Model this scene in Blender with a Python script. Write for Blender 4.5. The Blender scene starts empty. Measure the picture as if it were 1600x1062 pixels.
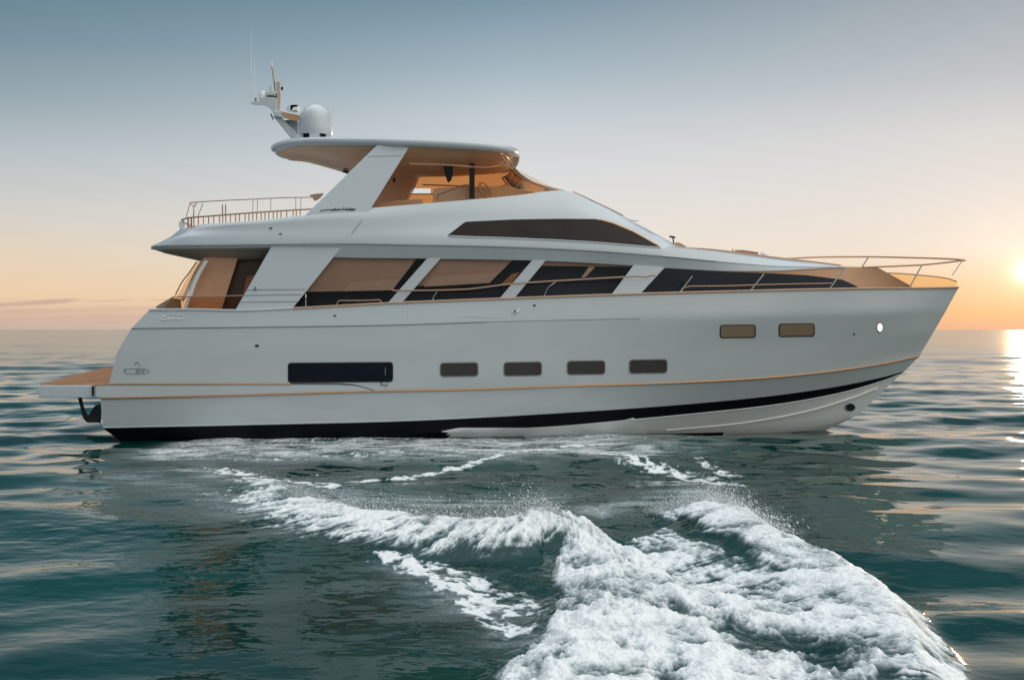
import bpy, bmesh, math, random
import numpy as np
from mathutils import Vector
random.seed(7); rng = np.random.default_rng(11)
R = math.radians
scene = bpy.context.scene
COL = scene.collection
# ------------------------------------------------------------------ camera
F = 1529.0            # focal length in photo pixels (photo 1600 wide)
H = 2.9               # eye height above the water, metres
YC = 28.85            # distance of the boat's centre plane
HOR = 515.0           # photo row of the horizon
cd = bpy.data.cameras.new("camera"); cam = bpy.data.objects.new("camera", cd); COL.objects.link(cam)
cd.sensor_width = 36.0; cd.lens = 36.0 * F / 1600.0
cd.shift_y = -(531.0 - HOR) / 1600.0
cd.clip_start = 0.1; cd.clip_end = 60000.0
cam.location = (0, 0, H); cam.rotation_euler = (R(90), 0, 0)
scene.camera = cam
# ------------------------------------------------------------------ sky, sun, exposure
SUN_AZ = math.atan((1604 - 800) / F); SUN_EL = math.atan((HOR - 425) / math.hypot(F, 800))
SUN = Vector((math.sin(SUN_AZ) * math.cos(SUN_EL), math.cos(SUN_AZ) * math.cos(SUN_EL), math.sin(SUN_EL)))
scene.view_settings.view_transform = 'Standard'; scene.view_settings.look = 'None'
scene.view_settings.exposure = 0.0; scene.view_settings.gamma = 1.0
scene.view_settings.use_curve_mapping = False
def lin(c):
    return tuple(((v / 255) / 12.92 if v / 255 <= .04045 else ((v / 255 + .055) / 1.055) ** 2.4) for v in c)
def rgba(c): return (*lin(c), 1)
w = bpy.data.worlds.new("World"); scene.world = w; w.use_nodes = True
nt = w.node_tree; nt.nodes.clear(); N = nt.nodes.new; L = nt.links.new
def mth(op, a, b=None, c=None, clamp=False):
    n = N('ShaderNodeMath'); n.operation = op; n.use_clamp = clamp
    for i, v in enumerate((a, b, c)):
        if v is None: continue
        if isinstance(v, (int, float)): n.inputs[i].default_value = v
        else: L(v, n.inputs[i])
    return n.outputs[0]
def ramp(fac, stops):
    n = N('ShaderNodeValToRGB'); cr = n.color_ramp; cr.interpolation = 'LINEAR'
    while len(cr.elements) < len(stops): cr.elements.new(0.5)
    for e, (p, c) in zip(cr.elements, stops): e.position = p; e.color = rgba(c)
    L(fac, n.inputs[0]); return n.outputs[0]
def mixc(fac, a, b, mode='MIX'):
    n = N('ShaderNodeMix'); n.data_type = 'RGBA'; n.blend_type = mode
    if isinstance(fac, (int, float)): n.inputs[0].default_value = fac
    else: L(fac, n.inputs[0])
    for s, v in ((6, a), (7, b)):
        if isinstance(v, tuple): n.inputs[s].default_value = v
        else: L(v, n.inputs[s])
    return n.outputs[2]
tc = N('ShaderNodeTexCoord'); sx = N('ShaderNodeSeparateXYZ'); L(tc.outputs['Generated'], sx.inputs[0])
dx, dy, dz = sx.outputs
dzc = mth('MAXIMUM', dz, 0.0)
hz_ = mth('SQRT', mth('MAXIMUM', mth('SUBTRACT', 1.0, mth('MULTIPLY', dz, dz)), 1e-4))
sa = mth('DIVIDE', dx, hz_)
HIGH = [(.40, (72, 104, 120)), (.55, (130, 152, 166)), (.72, (214, 224, 232)), (1.0, (250, 252, 255))]
left = ramp(dzc, [(0, (200, 178, 168)), (.012, (222, 190, 165)), (.032, (240, 208, 172)), (.07, (230, 213, 190)), (.105, (214, 211, 204)),
                  (.16, (186, 195, 199)), (.21, (150, 168, 176)), (.26, (120, 146, 159)), (.315, (94, 127, 143))] + HIGH)
midl = ramp(dzc, [(0, (226, 195, 172)), (.025, (246, 214, 178)), (.06, (239, 224, 202)), (.10, (235, 229, 219)), (.16, (219, 221, 223)), (.21, (200, 208, 214)),
                  (.26, (165, 184, 194)), (.315, (128, 154, 170))] + HIGH)
right = ramp(dzc, [(0, (226, 172, 138)), (.015, (243, 184, 128)), (.04, (241, 203, 162)), (.075, (236, 225, 212)), (.13, (226, 222, 218)),
                   (.18, (216, 216, 214)), (.23, (190, 196, 201)), (.315, (158, 168, 176))] + HIGH)
back = ramp(dzc, [(0, (216, 208, 202)), (.1, (216, 216, 217)), (.3, (210, 219, 227)), (.6, (208, 220, 230)), (1, (250, 252, 255))])
side_ = mth('MULTIPLY_ADD', dx, .95, .48, clamp=True)
back = mixc(1.0, back, mixc(side_, (.22, .30, .37, 1), (1.84, 1.68, 1.42, 1)), 'MULTIPLY')
f1 = mth('MULTIPLY_ADD', sa, 2.1, 1.0, clamp=True)
f2 = mth('MULTIPLY', sa, 2.1, clamp=True)
front = mixc(f2, mixc(f1, left, midl), right)
fb = mth('MULTIPLY_ADD', dy, -1.6, .30, clamp=True)
sky = mixc(fb, front, back)
zb = mth('MULTIPLY_ADD', mth('MULTIPLY_ADD', dz, 2.8, -1.7, clamp=True), .75, 1.0)
zc = N('ShaderNodeCombineColor'); [L(zb, zc.inputs[k]) for k in range(3)]
sky = mixc(1.0, sky, zc.outputs[0], 'MULTIPLY')
# thin streaks of cloud low on the left
mp = N('ShaderNodeMapping'); mp.inputs['Scale'].default_value = (14, 14, 160); L(tc.outputs['Generated'], mp.inputs[0])
ns = N('ShaderNodeTexNoise'); ns.inputs['Scale'].default_value = 1.6; ns.inputs['Detail'].default_value = 5; L(mp.outputs[0], ns.inputs[0])
def streak(z0, sl, s0, hw, lo, hi, amt):
    c = mth('ADD', mth('MULTIPLY', mth('SUBTRACT', sa, s0), sl), z0 + 0.0)
    d = mth('DIVIDE', mth('ABSOLUTE', mth('SUBTRACT', mth('ADD', dz, mth('MULTIPLY', mth('SUBTRACT', ns.outputs[0], .5), hw*1.6)), c)), hw)
    m_ = mth('SUBTRACT', 1.0, d, clamp=True)
    e = mth('MULTIPLY', mth('MULTIPLY_ADD', sa, -60.0, hi*60, clamp=True), mth('MULTIPLY_ADD', sa, 60.0, -lo*60, clamp=True))
    return mth('MULTIPLY', mth('MULTIPLY', mth('POWER', m_, .6), e), amt)
for a_ in (streak(.0222, .10, -.463, .0028, -.9, -.398, .85), streak(.0275, .06, -.375, .0012, -.405, -.355, .5), streak(.0285, .04, -.34, .0010, -.36, -.315, .5), streak(.0185, .03, -.40, .0030, -.6, -.33, .4), streak(.011, .0, -.40, .006, -.9, -.25, .35)):
    sky = mixc(a_, sky, rgba((202, 168, 158)))
# glow round the sun
dp = N('ShaderNodeVectorMath'); dp.operation = 'DOT_PRODUCT'; L(tc.outputs['Generated'], dp.inputs[0]); dp.inputs[1].default_value = SUN
ang = mth('ARCCOSINE', mth('MINIMUM', dp.outputs['Value'], 1.0))
def glow(width, amt, col):
    g = mth('MULTIPLY', mth('EXPONENT', mth('MULTIPLY', mth('POWER', mth('DIVIDE', ang, width), 1.0 if width < .02 else 1.4), -1.0)), amt)
    return mixc(g, (0, 0, 0, 1), (*col, 1))
gsum = sky
for wd, am, co in ((.22, .05, (1.0, .50, .22)), (.075, .15, (1.0, .66, .34)), (.018, .40, (1.0, .8, .52)), (.0037, 1.0, (4.5, 3.8, 2.9))):
    gsum = mixc(1.0, gsum, glow(wd, am, co), 'ADD')
bg = N('ShaderNodeBackground'); L(gsum, bg.inputs[0]); bg.inputs[1].default_value = 1.0
st = N('ShaderNodeTexSky'); st.sky_type = 'NISHITA'; st.sun_disc = False; st.sun_elevation = SUN_EL; st.sun_rotation = SUN_AZ
bg2 = N('ShaderNodeBackground'); L(st.outputs[0], bg2.inputs[0]); bg2.inputs[1].default_value = 0.05
ms = N('ShaderNodeMixShader'); ms.inputs[0].default_value = .03; L(bg.outputs[0], ms.inputs[1]); L(bg2.outputs[0], ms.inputs[2])
wo = N('ShaderNodeOutputWorld'); L(ms.outputs[0], wo.inputs[0])
sd = bpy.data.lights.new("sun", 'SUN'); sd.energy = 1.2; sd.angle = R(.6); sd.color = (1.0, .70, .42)
sun = bpy.data.objects.new("sun", sd); COL.objects.link(sun); sun.location = SUN * 60
sun.rotation_euler = (-SUN).to_track_quat('-Z', 'Y').to_euler()
# ------------------------------------------------------------------ helpers
def pchip(xs, ys, q):
    xs = np.asarray(xs, float); ys = np.asarray(ys, float); q = np.asarray(q, float)
    if len(xs) == 2: return np.interp(q, xs, ys)
    h = np.diff(xs); d = np.diff(ys) / h; m = np.zeros(len(xs))
    for i in range(1, len(xs) - 1):
        if d[i - 1] * d[i] > 0:
            w1, w2 = 2 * h[i] + h[i - 1], h[i] + 2 * h[i - 1]
            m[i] = (w1 + w2) / (w1 / d[i - 1] + w2 / d[i])
    m[0], m[-1] = d[0], d[-1]
    q = np.clip(q, xs[0], xs[-1])
    i = np.clip(np.searchsorted(xs, q) - 1, 0, len(h) - 1); t = (q - xs[i]) / h[i]
    return ((2*t**3 - 3*t**2 + 1) * ys[i] + (t**3 - 2*t**2 + t) * h[i] * m[i] + (-2*t**3 + 3*t**2) * ys[i+1] + (t**3 - t**2) * h[i] * m[i+1])
class Line:
    """a long line of the boat: photo column, photo row, half breadth towards the camera"""
    def __init__(s, pts): s.x = [p[0] for p in pts]; s.y = [p[1] for p in pts]; s.b = [p[2] for p in pts]
    def at(s, q): return pchip(s.x, s.y, q), pchip(s.x, s.b, q)
    def sample(s, n, x0=None, x1=None):
        q = np.linspace(s.x[0] if x0 is None else x0, s.x[-1] if x1 is None else x1, n); y, b = s.at(q)
        return np.stack([q, y, b], 1)
def P(px, py, b):
    y = YC - b
    return Vector(((px - 800) / F * y, y, H + (HOR - py) / F * y))
def mir(p): return Vector((p[0], 2 * YC - p[1], p[2]))
ROOT = Vector((0, YC, 0))
FAR = {}
class MB:
    def __init__(s): s.v = []; s.f = []; s.m = []; s.far = False
    def twin(s): s.far = True; return s      # build() makes the same piece again on the far side of the boat
    def quad_grid(s, rows, mi=0, close=False, flip=False):
        o = len(s.v); n = len(rows[0])
        for r in rows: s.v += [Vector(p) for p in r]
        for i in range(len(rows) - 1):
            for j in range(n if close else n - 1):
                a, b = o + i*n + j, o + i*n + (j+1) % n
                f = (a, b, b + n, a + n)
                s.f.append(f[::-1] if flip else f); s.m.append(mi(i, j) if callable(mi) else mi)
    def face(s, pts, mi=0):
        o = len(s.v); s.v += [Vector(p) for p in pts]; s.f.append(tuple(range(o, o + len(pts)))); s.m.append(mi)
    def prism(s, a, b, mi=0):
        n = len(a); s.face(a, mi); s.face(b[::-1], mi)
        for i in range(n): s.face([a[i], a[(i+1) % n], b[(i+1) % n], b[i]], mi)
    def tube(s, pts, r, k=8, mi=0):
        pts = [Vector(p) for p in pts]; rows = []
        up = Vector((0, 0, 1))
        for i, p in enumerate(pts):
            t = (pts[min(i+1, len(pts)-1)] - pts[max(i-1, 0)]).normalized()
            u = t.cross(up)
            if u.length < .05: u = t.cross(Vector((0, 1, 0)))
            u.normalize(); v = t.cross(u)
            rr = r[i] if isinstance(r, (list, tuple)) else r
            rows.append([p + (u * math.cos(2*math.pi*a/k) + v * math.sin(2*math.pi*a/k)) * rr for a in range(k)])
        s.quad_grid(rows, mi, close=True)
        s.face(rows[0][::-1], mi); s.face(rows[-1], mi)
    def lathe(s, c, prof, k=32, mi=0):
        c = Vector(c)
        rows = [[c + Vector((r*math.cos(2*math.pi*a/k), r*math.sin(2*math.pi*a/k), z)) for a in range(k)] for r, z in prof]
        s.quad_grid(rows, mi, close=True, flip=True)
    def box(s, c, d, mi=0):
        c = Vector(c); x, y, z = (v/2 for v in d)
        s.prism([c + Vector(q) for q in ((-x,-y,-z),(x,-y,-z),(x,-y,z),(-x,-y,z))], [c + Vector(q) for q in ((-x,y,-z),(x,y,-z),(x,y,z),(-x,y,z))], mi)
    def mirror(s):
        n = len(s.v); s.v += [mir(p) for p in s.v]; k = len(s.f)
        for i in range(k): s.f.append(tuple(a + n for a in s.f[i][::-1])); s.m.append(s.m[i])
        return s
    def build(s, name, mats, parent=None, sharp=35, label=None, bevel=0, weld=True, root=ROOT):
        me = bpy.data.meshes.new(name); me.from_pydata([tuple(p - root) for p in s.v], [], s.f)
        for m in (mats if isinstance(mats, (list, tuple)) else [mats]): me.materials.append(m)
        me.polygons.foreach_set('material_index', s.m)
        bm = bmesh.new(); bm.from_mesh(me)
        if weld: bmesh.ops.remove_doubles(bm, verts=bm.verts, dist=.0005)
        bmesh.ops.recalc_face_normals(bm, faces=bm.faces)
        bm.to_mesh(me); bm.free()
        me.polygons.foreach_set('use_smooth', [True] * len(me.polygons)); me.set_sharp_from_angle(angle=R(sharp))
        o = bpy.data.objects.new(name, me); COL.objects.link(o); o.parent = parent
        if label: o['label'] = label
        if s.far:
            f_ = MB(); f_.v = [mir(p) for p in s.v]; f_.f = [t[::-1] for t in s.f]; f_.m = s.m
            FAR[o.name] = f_.build(name, mats, FAR.get(parent.name, parent) if parent else None, sharp, label, bevel, weld, root)
        if bevel:
            b = o.modifiers.new('bevel', 'BEVEL'); b.width = bevel; b.segments = 3; b.limit_method = 'ANGLE'; b.angle_limit = R(40)
        return o
def resamp(pts, n):
    p = np.asarray(pts, float); d = np.r_[0, np.cumsum(np.linalg.norm(np.diff(p, axis=0), axis=1))]
    q = np.linspace(0, d[-1], n); return np.stack([np.interp(q, d, p[:, i]) for i in range(p.shape[1])], 1)
def smooth(pts, n):
    p = np.asarray(pts, float); d = np.r_[0, np.cumsum(np.linalg.norm(np.diff(p, axis=0), axis=1))]
    q = np.linspace(0, d[-1], n); return np.stack([pchip(d, p[:, i], q) for i in range(p.shape[1])], 1)
def PX(pts, b=None):
    return [P(p[0], p[1], p[2] if b is None else b) for p in pts]
# ------------------------------------------------------------------ materials
def mat(name, base, rough=.4, metal=0, coat=0, var=0, vscale=3, bump=0, bscale=20, ior=1.5, spec=.5):
    m = bpy.data.materials.new(name); m.use_nodes = True; t = m.node_tree; b = t.nodes['Principled BSDF']
    b.inputs['Base Color'].default_value = (*base, 1); b.inputs['Roughness'].default_value = rough; b.inputs['Metallic'].default_value = metal
    b.inputs['Coat Weight'].default_value = coat; b.inputs['Coat Roughness'].default_value = .06; b.inputs['IOR'].default_value = ior
    b.inputs['Specular IOR Level'].default_value = spec
    tcn = t.nodes.new('ShaderNodeTexCoord')
    if var:
        n = t.nodes.new('ShaderNodeTexNoise'); n.inputs['Scale'].default_value = vscale; n.inputs['Detail'].default_value = 6
        t.links.new(tcn.outputs['Object'], n.inputs[0])
        r = t.nodes.new('ShaderNodeMapRange'); r.inputs[3].default_value = 1 - var; r.inputs[4].default_value = 1 + var; t.links.new(n.outputs[0], r.inputs[0])
        mx = t.nodes.new('ShaderNodeVectorMath'); mx.operation = 'SCALE'; mx.inputs[0].default_value = base; t.links.new(r.outputs[0], mx.inputs['Scale'])
        t.links.new(mx.outputs[0], b.inputs['Base Color'])
    if bump:
        n = t.nodes.new('ShaderNodeTexNoise'); n.inputs['Scale'].default_value = bscale; n.inputs['Detail'].default_value = 3
        t.links.new(tcn.outputs['Object'], n.inputs[0])
        bp = t.nodes.new('ShaderNodeBump'); bp.inputs['Strength'].default_value = 1; bp.inputs['Distance'].default_value = bump
        t.links.new(n.outputs[0], bp.inputs['Height']); t.links.new(bp.outputs[0], b.inputs['Normal'])
    return m
HULLW = mat('shaded_hull_gelcoat', (.57, .61, .64), .14, coat=.7, var=.025, vscale=.7, bump=.014, bscale=.5)  # darker copy of the white gelcoat; shading of the topsides put into colour
BOTW = mat('lit_bottom_white', (.83, .85, .84), .25, coat=.3, var=.03, vscale=1.5)  # brighter copy of the hull gelcoat; light reflected off water put into colour
GEL = mat('white_gelcoat', (.61, .665, .71), .15, coat=.6, var=.025, vscale=.7, bump=.012, bscale=.55)
GEL2 = mat('pearl_gelcoat', (.60, .65, .69), .2, coat=.5, var=.03, vscale=1.2, bump=.01, bscale=.6)
BLACK = mat('black_antifouling', (.003, .004, .006), .45, spec=.15, var=.3, vscale=2)
GOLD = mat('copper_trim', (.60, .34, .19), .3, metal=.45, var=.1, vscale=6)
STEEL = mat('polished_steel', (.74, .66, .58), .16, metal=1, var=.08, vscale=9)
DSTEEL = mat('warm_lit_rail', (.50, .31, .22), .35, metal=.5, var=.1, vscale=9)  # steel rails with the warm low light put into their base colour
NAVY = mat('tinted_navy_glass', (.006, .010, .020), .08, var=.2, vscale=2, spec=.18)
SMOKE = mat('smoked_glass', (.032, .025, .022), .12, var=.35, vscale=1.6, spec=.12)
PORT = mat('grey_port_glass', (.062, .058, .055), .15, var=.25, vscale=2.5, spec=.2)
BRONZEP = mat('bronze_pane', (.27, .195, .13), .2, var=.12, vscale=4)
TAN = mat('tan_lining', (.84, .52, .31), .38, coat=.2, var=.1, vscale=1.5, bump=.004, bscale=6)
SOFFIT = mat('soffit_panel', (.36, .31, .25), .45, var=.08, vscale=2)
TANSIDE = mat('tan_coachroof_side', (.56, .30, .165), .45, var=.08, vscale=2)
BLIND = mat('brown_blind', (.70, .39, .245), .8, var=.1, vscale=5, bump=.004, bscale=30)
BLIND2 = mat('pale_blind', (.80, .47, .30), .8, var=.08, vscale=5)
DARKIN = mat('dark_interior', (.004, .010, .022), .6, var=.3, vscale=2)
WOODIN = mat('dark_walnut', (.085, .045, .03), .45, var=.35, vscale=4)
RUBBER = mat('black_rubber', (.012, .014, .015), .55, var=.2, vscale=8)
CUSH = mat('rust_cushion', (.62, .22, .08), .8, var=.15, vscale=6)
GREYM = mat('grey_marking', (.22, .25, .28), .4, metal=.4, var=.15, vscale=20)
CHROME = mat('white_chrome', (.92, .92, .92), .2, metal=.1, var=.05, vscale=20)
def teak():
    m = mat('teak_planking', (.5, .27, .13), .7, spec=.12); t = m.node_tree; b = t.nodes['Principled BSDF']
    tcn = t.nodes.new('ShaderNodeTexCoord')
    sp = t.nodes.new('ShaderNodeSeparateXYZ'); t.links.new(tcn.outputs['Object'], sp.inputs[0])
    mp_ = t.nodes.new('ShaderNodeMapping'); mp_.inputs['Scale'].default_value = (1.2, 14, 1); t.links.new(tcn.outputs['Object'], mp_.inputs[0])
    n = t.nodes.new('ShaderNodeTexNoise'); n.inputs['Scale'].default_value = 1.6; n.inputs['Detail'].default_value = 7; t.links.new(mp_.outputs[0], n.inputs[0])
    cr = t.nodes.new('ShaderNodeValToRGB'); cr.color_ramp.elements[0].position = .32; cr.color_ramp.elements[0].color = (.20, .085, .042, 1)
    cr.color_ramp.elements[1].position = .68; cr.color_ramp.elements[1].color = (.52, .27, .135, 1); t.links.new(n.outputs[0], cr.inputs[0])
    fr = t.nodes.new('ShaderNodeMath'); fr.operation = 'PINGPONG'; fr.inputs[1].default_value = .065; t.links.new(sp.outputs[1], fr.inputs[0])
    lt = t.nodes.new('ShaderNodeMath'); lt.operation = 'LESS_THAN'; lt.inputs[1].default_value = .004; t.links.new(fr.outputs[0], lt.inputs[0])
    mx = t.nodes.new('ShaderNodeMix'); mx.data_type = 'RGBA'; t.links.new(lt.outputs[0], mx.inputs[0]); t.links.new(cr.outputs[0], mx.inputs[6]); mx.inputs[7].default_value = (.03, .02, .015, 1)
    t.links.new(mx.outputs[2], b.inputs['Base Color']); return m
TEAK = teak()
def glass(name, tint, refl=1.0):
    m = bpy.data.materials.new(name); m.use_nodes = True; t = m.node_tree; t.nodes.clear()
    tr = t.nodes.new('ShaderNodeBsdfTransparent'); tr.inputs[0].default_value = (*tint, 1)
    gl = t.nodes.new('ShaderNodeBsdfGlossy'); gl.inputs['Roughness'].default_value = .03
    lw = t.nodes.new('ShaderNodeFresnel'); lw.inputs[0].default_value = 1.2
    geo = t.nodes.new('ShaderNodeTexCoord'); nz = t.nodes.new('ShaderNodeTexNoise'); nz.inputs['Scale'].default_value = 1.3; t.links.new(geo.outputs['Object'], nz.inputs[0])
    bp = t.nodes.new('ShaderNodeBump'); bp.inputs['Distance'].default_value = .012; t.links.new(nz.outputs[0], bp.inputs['Height']); t.links.new(bp.outputs[0], gl.inputs['Normal'])
    mx = t.nodes.new('ShaderNodeMixShader'); t.links.new(lw.outputs[0], mx.inputs[0]); t.links.new(tr.outputs[0], mx.inputs[1]); t.links.new(gl.outputs[0], mx.inputs[2])
    o = t.nodes.new('ShaderNodeOutputMaterial'); t.links.new(mx.outputs[0], o.inputs[0]); return m
CLEAR = glass('saloon_glass', (.90, .92, .95))
BRONZE = glass('bronze_tinted_glass', (.84, .54, .31))
BRONZE2 = glass('light_bronze_glass', (.90, .78, .66))
# ------------------------------------------------------------------ sea with the wake
def wake_fields(): pass
TAB = rng.random((256, 256))
def vnoise(x, y):
    xi = np.floor(x).astype(int); yi = np.floor(y).astype(int); u = x - xi; v = y - yi
    u = u*u*u*(u*(u*6-15)+10); v = v*v*v*(v*(v*6-15)+10)
    a, b, c, d = xi & 255, (xi+1) & 255, yi & 255, (yi+1) & 255
    return (TAB[a, c]*(1-u) + TAB[b, c]*u)*(1-v) + (TAB[a, d]*(1-u) + TAB[b, d]*u)*v
def fbm(x, y, o=4, g=.5):
    s = 0; a = 1; t = 0
    for i in range(o):
        s = s + a*vnoise(x + 17.3*i, y + 9.1*i); t += a; a *= g; x, y = 1.97*x*.8 + 1.97*y*.6, -1.97*x*.6 + 1.97*y*.8
    return s/t
def billow(x, y, o=4, g=.5):
    s = 0; a = 1; t = 0
    for i in range(o):
        s = s + a*np.abs(2*vnoise(x + 7.3*i, y + 3.1*i) - 1); t += a; a *= g; x, y = 1.97*x*.8 + 1.97*y*.6, -1.97*x*.6 + 1.97*y*.8
    return s/t
def ss(a, b, x): t = np.clip((x - a)/(b - a), 0, 1); return t*t*(3 - 2*t)
def G(px, py, z=0.0):
    y = (H - z)*F/(py - HOR); return ((px - 800)/F*y, y)
def dpoly(X, Y, pts, vals=None):
    """distance to a polyline, signed side (positive = left of travel) and an interpolated value"""
    D = np.full(X.shape, 1e9); S = np.zeros(X.shape); V = np.zeros(X.shape); dpoly.arc = np.zeros(X.shape); a0 = 0.0
    for i in range(len(pts) - 1):
        ax, ay = pts[i]; bx, by = pts[i+1]; ex, ey = bx-ax, by-ay; l2 = ex*ex + ey*ey
        t = np.clip(((X-ax)*ex + (Y-ay)*ey)/l2, 0, 1); qx, qy = X-(ax+t*ex), Y-(ay+t*ey); d = np.hypot(qx, qy)
        k = d < D; D = np.where(k, d, D); S = np.where(k, np.sign(ex*qy - ey*qx), S)
        if vals is not None: V = np.where(k, vals[i] + t*(vals[i+1]-vals[i]), V)
        dpoly.arc = np.where(k, a0 + t*math.sqrt(l2), dpoly.arc); a0 += math.sqrt(l2)
    return D, S, V
def inpoly(X, Y, pts):
    r = np.zeros(X.shape, bool)
    for i in range(len(pts)):
        (x1, y1), (x2, y2) = pts[i], pts[i-1]
        c = ((y1 > Y) != (y2 > Y)) & (X < (x2-x1)*(Y-y1)/(y2-y1+1e-12) + x1); r ^= c
    return r
def sdpoly(X, Y, pts):
    D, _, _ = dpoly(X, Y, pts + [pts[0]]); return np.where(inpoly(X, Y, pts), -D, D)
C1px = [(330, 738, .03), (400, 752, .07), (470, 774, .12), (580, 800, .18), (700, 815, .24), (790, 812, .33), (850, 796, .42), (890, 815, .30)]
C1w = [.5, .95, 1.5, 1.9, 1.6, 1.05, .8, .5]
C2px = [(985, 808, .08), (1050, 796, .16), (1110, 777, .36), (1150, 787, .42), (1200, 820, .42), (1290, 853, .36), (1345, 888, .34), (1388, 930, .33),
        (1414, 985, .32), (1446, 1062, .30), (1492, 1180, .30)]
C1 = [G(*p) for p in C1px]; C1h = [p[2] for p in C1px]
C2 = [G(*p) for p in C2px]; C2h = [p[2] for p in C2px]
CORE = [G(a, b, .14) for a, b in ((868, 820), (920, 822), (964, 834), (1084, 888), (1200, 928), (1290, 950), (1365, 972), (1405, 1020), (1440, 1080), (1540, 1300),
        (690, 1300), (752, 1090), (748, 1035), (790, 1000), (838, 965), (856, 905), (858, 860))]
def wake(X, Y):
    """height and foam amount of the disturbed water, on the plane of the sea"""
    wx = X + .35*(fbm(X*1.3, Y*1.3, 3) - .5) + .12*(fbm(X*5, Y*5, 3) - .5); wy = Y + .35*(fbm(X*1.3+40, Y*1.3, 3) - .5) + .12*(fbm(X*5+11, Y*5, 3) - .5)
    h = np.zeros(X.shape); foam = np.zeros(X.shape); lump = np.zeros(X.shape)
    d, s, v = dpoly(wx, wy, C1, C1h); arc = dpoly.arc; _, _, wid = dpoly(wx, wy, C1, C1w); front = s < 0
    sm1, sn1, sv1 = dpoly(X, Y, C1, C1h); fm = sn1 < 0
    h1 = np.where(fm, sv1*np.exp(-(sm1/(.25 + .6*wid))**2*1.6), sv1*np.exp(-(sm1/(.25 + .9*sv1))**2))
    q1 = .6*fbm(arc*9 + 1.5*d, d*1.6, 4, .6) + .4*fbm(arc*26 + 4*d, d*2.6, 3, .6)
    f1 = np.where(front, (1 - ss(.05, 1.25, d/wid))*1.15 + 1.3*(q1 - .5), 1 - ss(-.05, .10 + .3*v, d) + 1.0*(q1 - .5)) * ss(.02, .11, v) * np.where(front, 1 - ss(.9, 1.5, d/wid), 1 - ss(.2, .6, d))
    h = h + h1; foam = np.maximum(foam, f1); lump = np.maximum(lump, np.clip(f1, 0, 1)*.45)
    # right crest with a smooth outer lip
    d, s, v = dpoly(X + (wx-X)*.25, Y + (wy-Y)*.25, C2, C2h); arc = dpoly.arc; inner = s < 0
    sm2, sn2, sv2 = dpoly(X, Y, C2, C2h); im = sn2 < 0
    h2 = np.where(im, sv2*np.exp(-(sm2/(.70 + .9*sv2))**2*1.2), sv2*np.exp(-(sm2/.30)**2))
    wid = .75 + 2.6*v
    q2 = .55*fbm(arc*8 + 1.2*d, d*1.2, 4, .6) + .45*fbm(arc*24 + 3*d, d*2.0, 3, .6)
    f2 = np.where(inner, (1.18 - .62*ss(.0, 1.2, d/wid)) + 1.5*(q2 - .5), 1 - .45*ss(.1, .7, d) + 1.1*(q2 - .5)) * ss(.04, .22, v) * np.where(inner, 1 - ss(.85, 1.35, d/wid), 1 - ss(.34, .60, d))
    h = np.maximum(h, h2*.9 + h*.4); foam = np.maximum(foam, f2); lump = np.maximum(lump, np.clip(f2, 0, 1)*.35)
    # churned core
    sd = sdpoly(wx, wy, CORE); f3 = 1 - ss(-.30, .12, sd)
    h = np.maximum(h, .12*(1 - ss(-.7, .1, sd))); foam = np.maximum(foam, f3*1.12); lump = np.maximum(lump, f3)
    # hollow lanes inside the core where dark water shows
    for lane, wl, amt in ((((1075, 955), (1180, 990), (1290, 1035), (1390, 1100)), .40, .95), (((930, 985), (1010, 1030), (1110, 1090)), .2, .4), (((1250, 955), (1330, 990), (1400, 1050)), .16, .5)):
        d, _, _ = dpoly(wx, wy, [G(a, b, .1) for a, b in lane]); foam = foam - amt*.72*np.exp(-(d/wl)**2); h = h - .05*amt*np.exp(-(d/wl)**2)
    # trough between core and right crest
    d, _, _ = dpoly(wx, wy, [G(a, b, 0) for a, b in ((950, 806), (1000, 815), (1077, 850), (1140, 876), (1204, 904), (1285, 928))]); k = np.exp(-(d/.19)**2)*(1 - .75*ss(2.5, 3.3, wx))
    foam = foam*(1 - .9*k); h = h - .05*k
    # glassy hollow between the left arm and the core
    sd = sdpoly(wx, wy, [G(a, b, 0) for a, b in ((742, 897), (795, 890), (838, 910), (849, 935), (834, 965), (795, 992), (752, 968), (712, 925))]); k = 1 - ss(-.12, .10, sd)
    foam = foam*(1 - k); h = h - .05*k
    thin = np.zeros(X.shape)
    # wash along the hull, streak lines and lacework flecks
    band = ss(20.6, 23.4, wy)*(1 - ss(26.6, 27.2, wy))*ss(-9.6, -8.2, X)*(1 - ss(1.5, 6.5, X)); hzf = 1.0*band; thin = np.maximum(thin, .50*band*ss(23, 25, wy))
    for pl, wl, amt in ((((560, 748), (640, 742), (720, 727), (800, 710), (880, 700), (930, 697)), .26, .85), (((270, 712), (400, 718), (560, 715), (700, 706)), .5, .45),
                        (((945, 712), (1010, 726), (1075, 735), (1140, 757)), .55, .78), (((1080, 716), (1140, 735)), .35, .7),
                        (((600, 872), (680, 893), (750, 925), (800, 975)), .34, .80), (((690, 880), (770, 905), (830, 950)), .28, .66), (((720, 925), (760, 965), (815, 985)), .2, .8),
                        (((350, 735), (440, 748), (520, 765)), .5, .75), (((200, 745), (300, 762), (360, 800)), .5, .34), (((470, 795), (560, 832), (640, 862)), .25, .6)):
        d, _, _ = dpoly(wx, wy, [G(a, b, 0) for a, b in pl]); thin = np.maximum(thin, amt*np.exp(-(d/wl)**2))
    for pl, wl, amt in ((((300, 735), (420, 762), (560, 778), (700, 790), (840, 775)), .7, .55), (((930, 800), (1040, 780), (1110, 765)), .6, .55), (((200, 742), (330, 770), (420, 800)), .8, .4), (((640, 890), (740, 935), (810, 990)), .5, .45)):
        d, _, _ = dpoly(wx, wy, [G(a, b, 0) for a, b in pl]); hzf = np.maximum(hzf, amt*np.exp(-(d/wl)**2))
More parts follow.
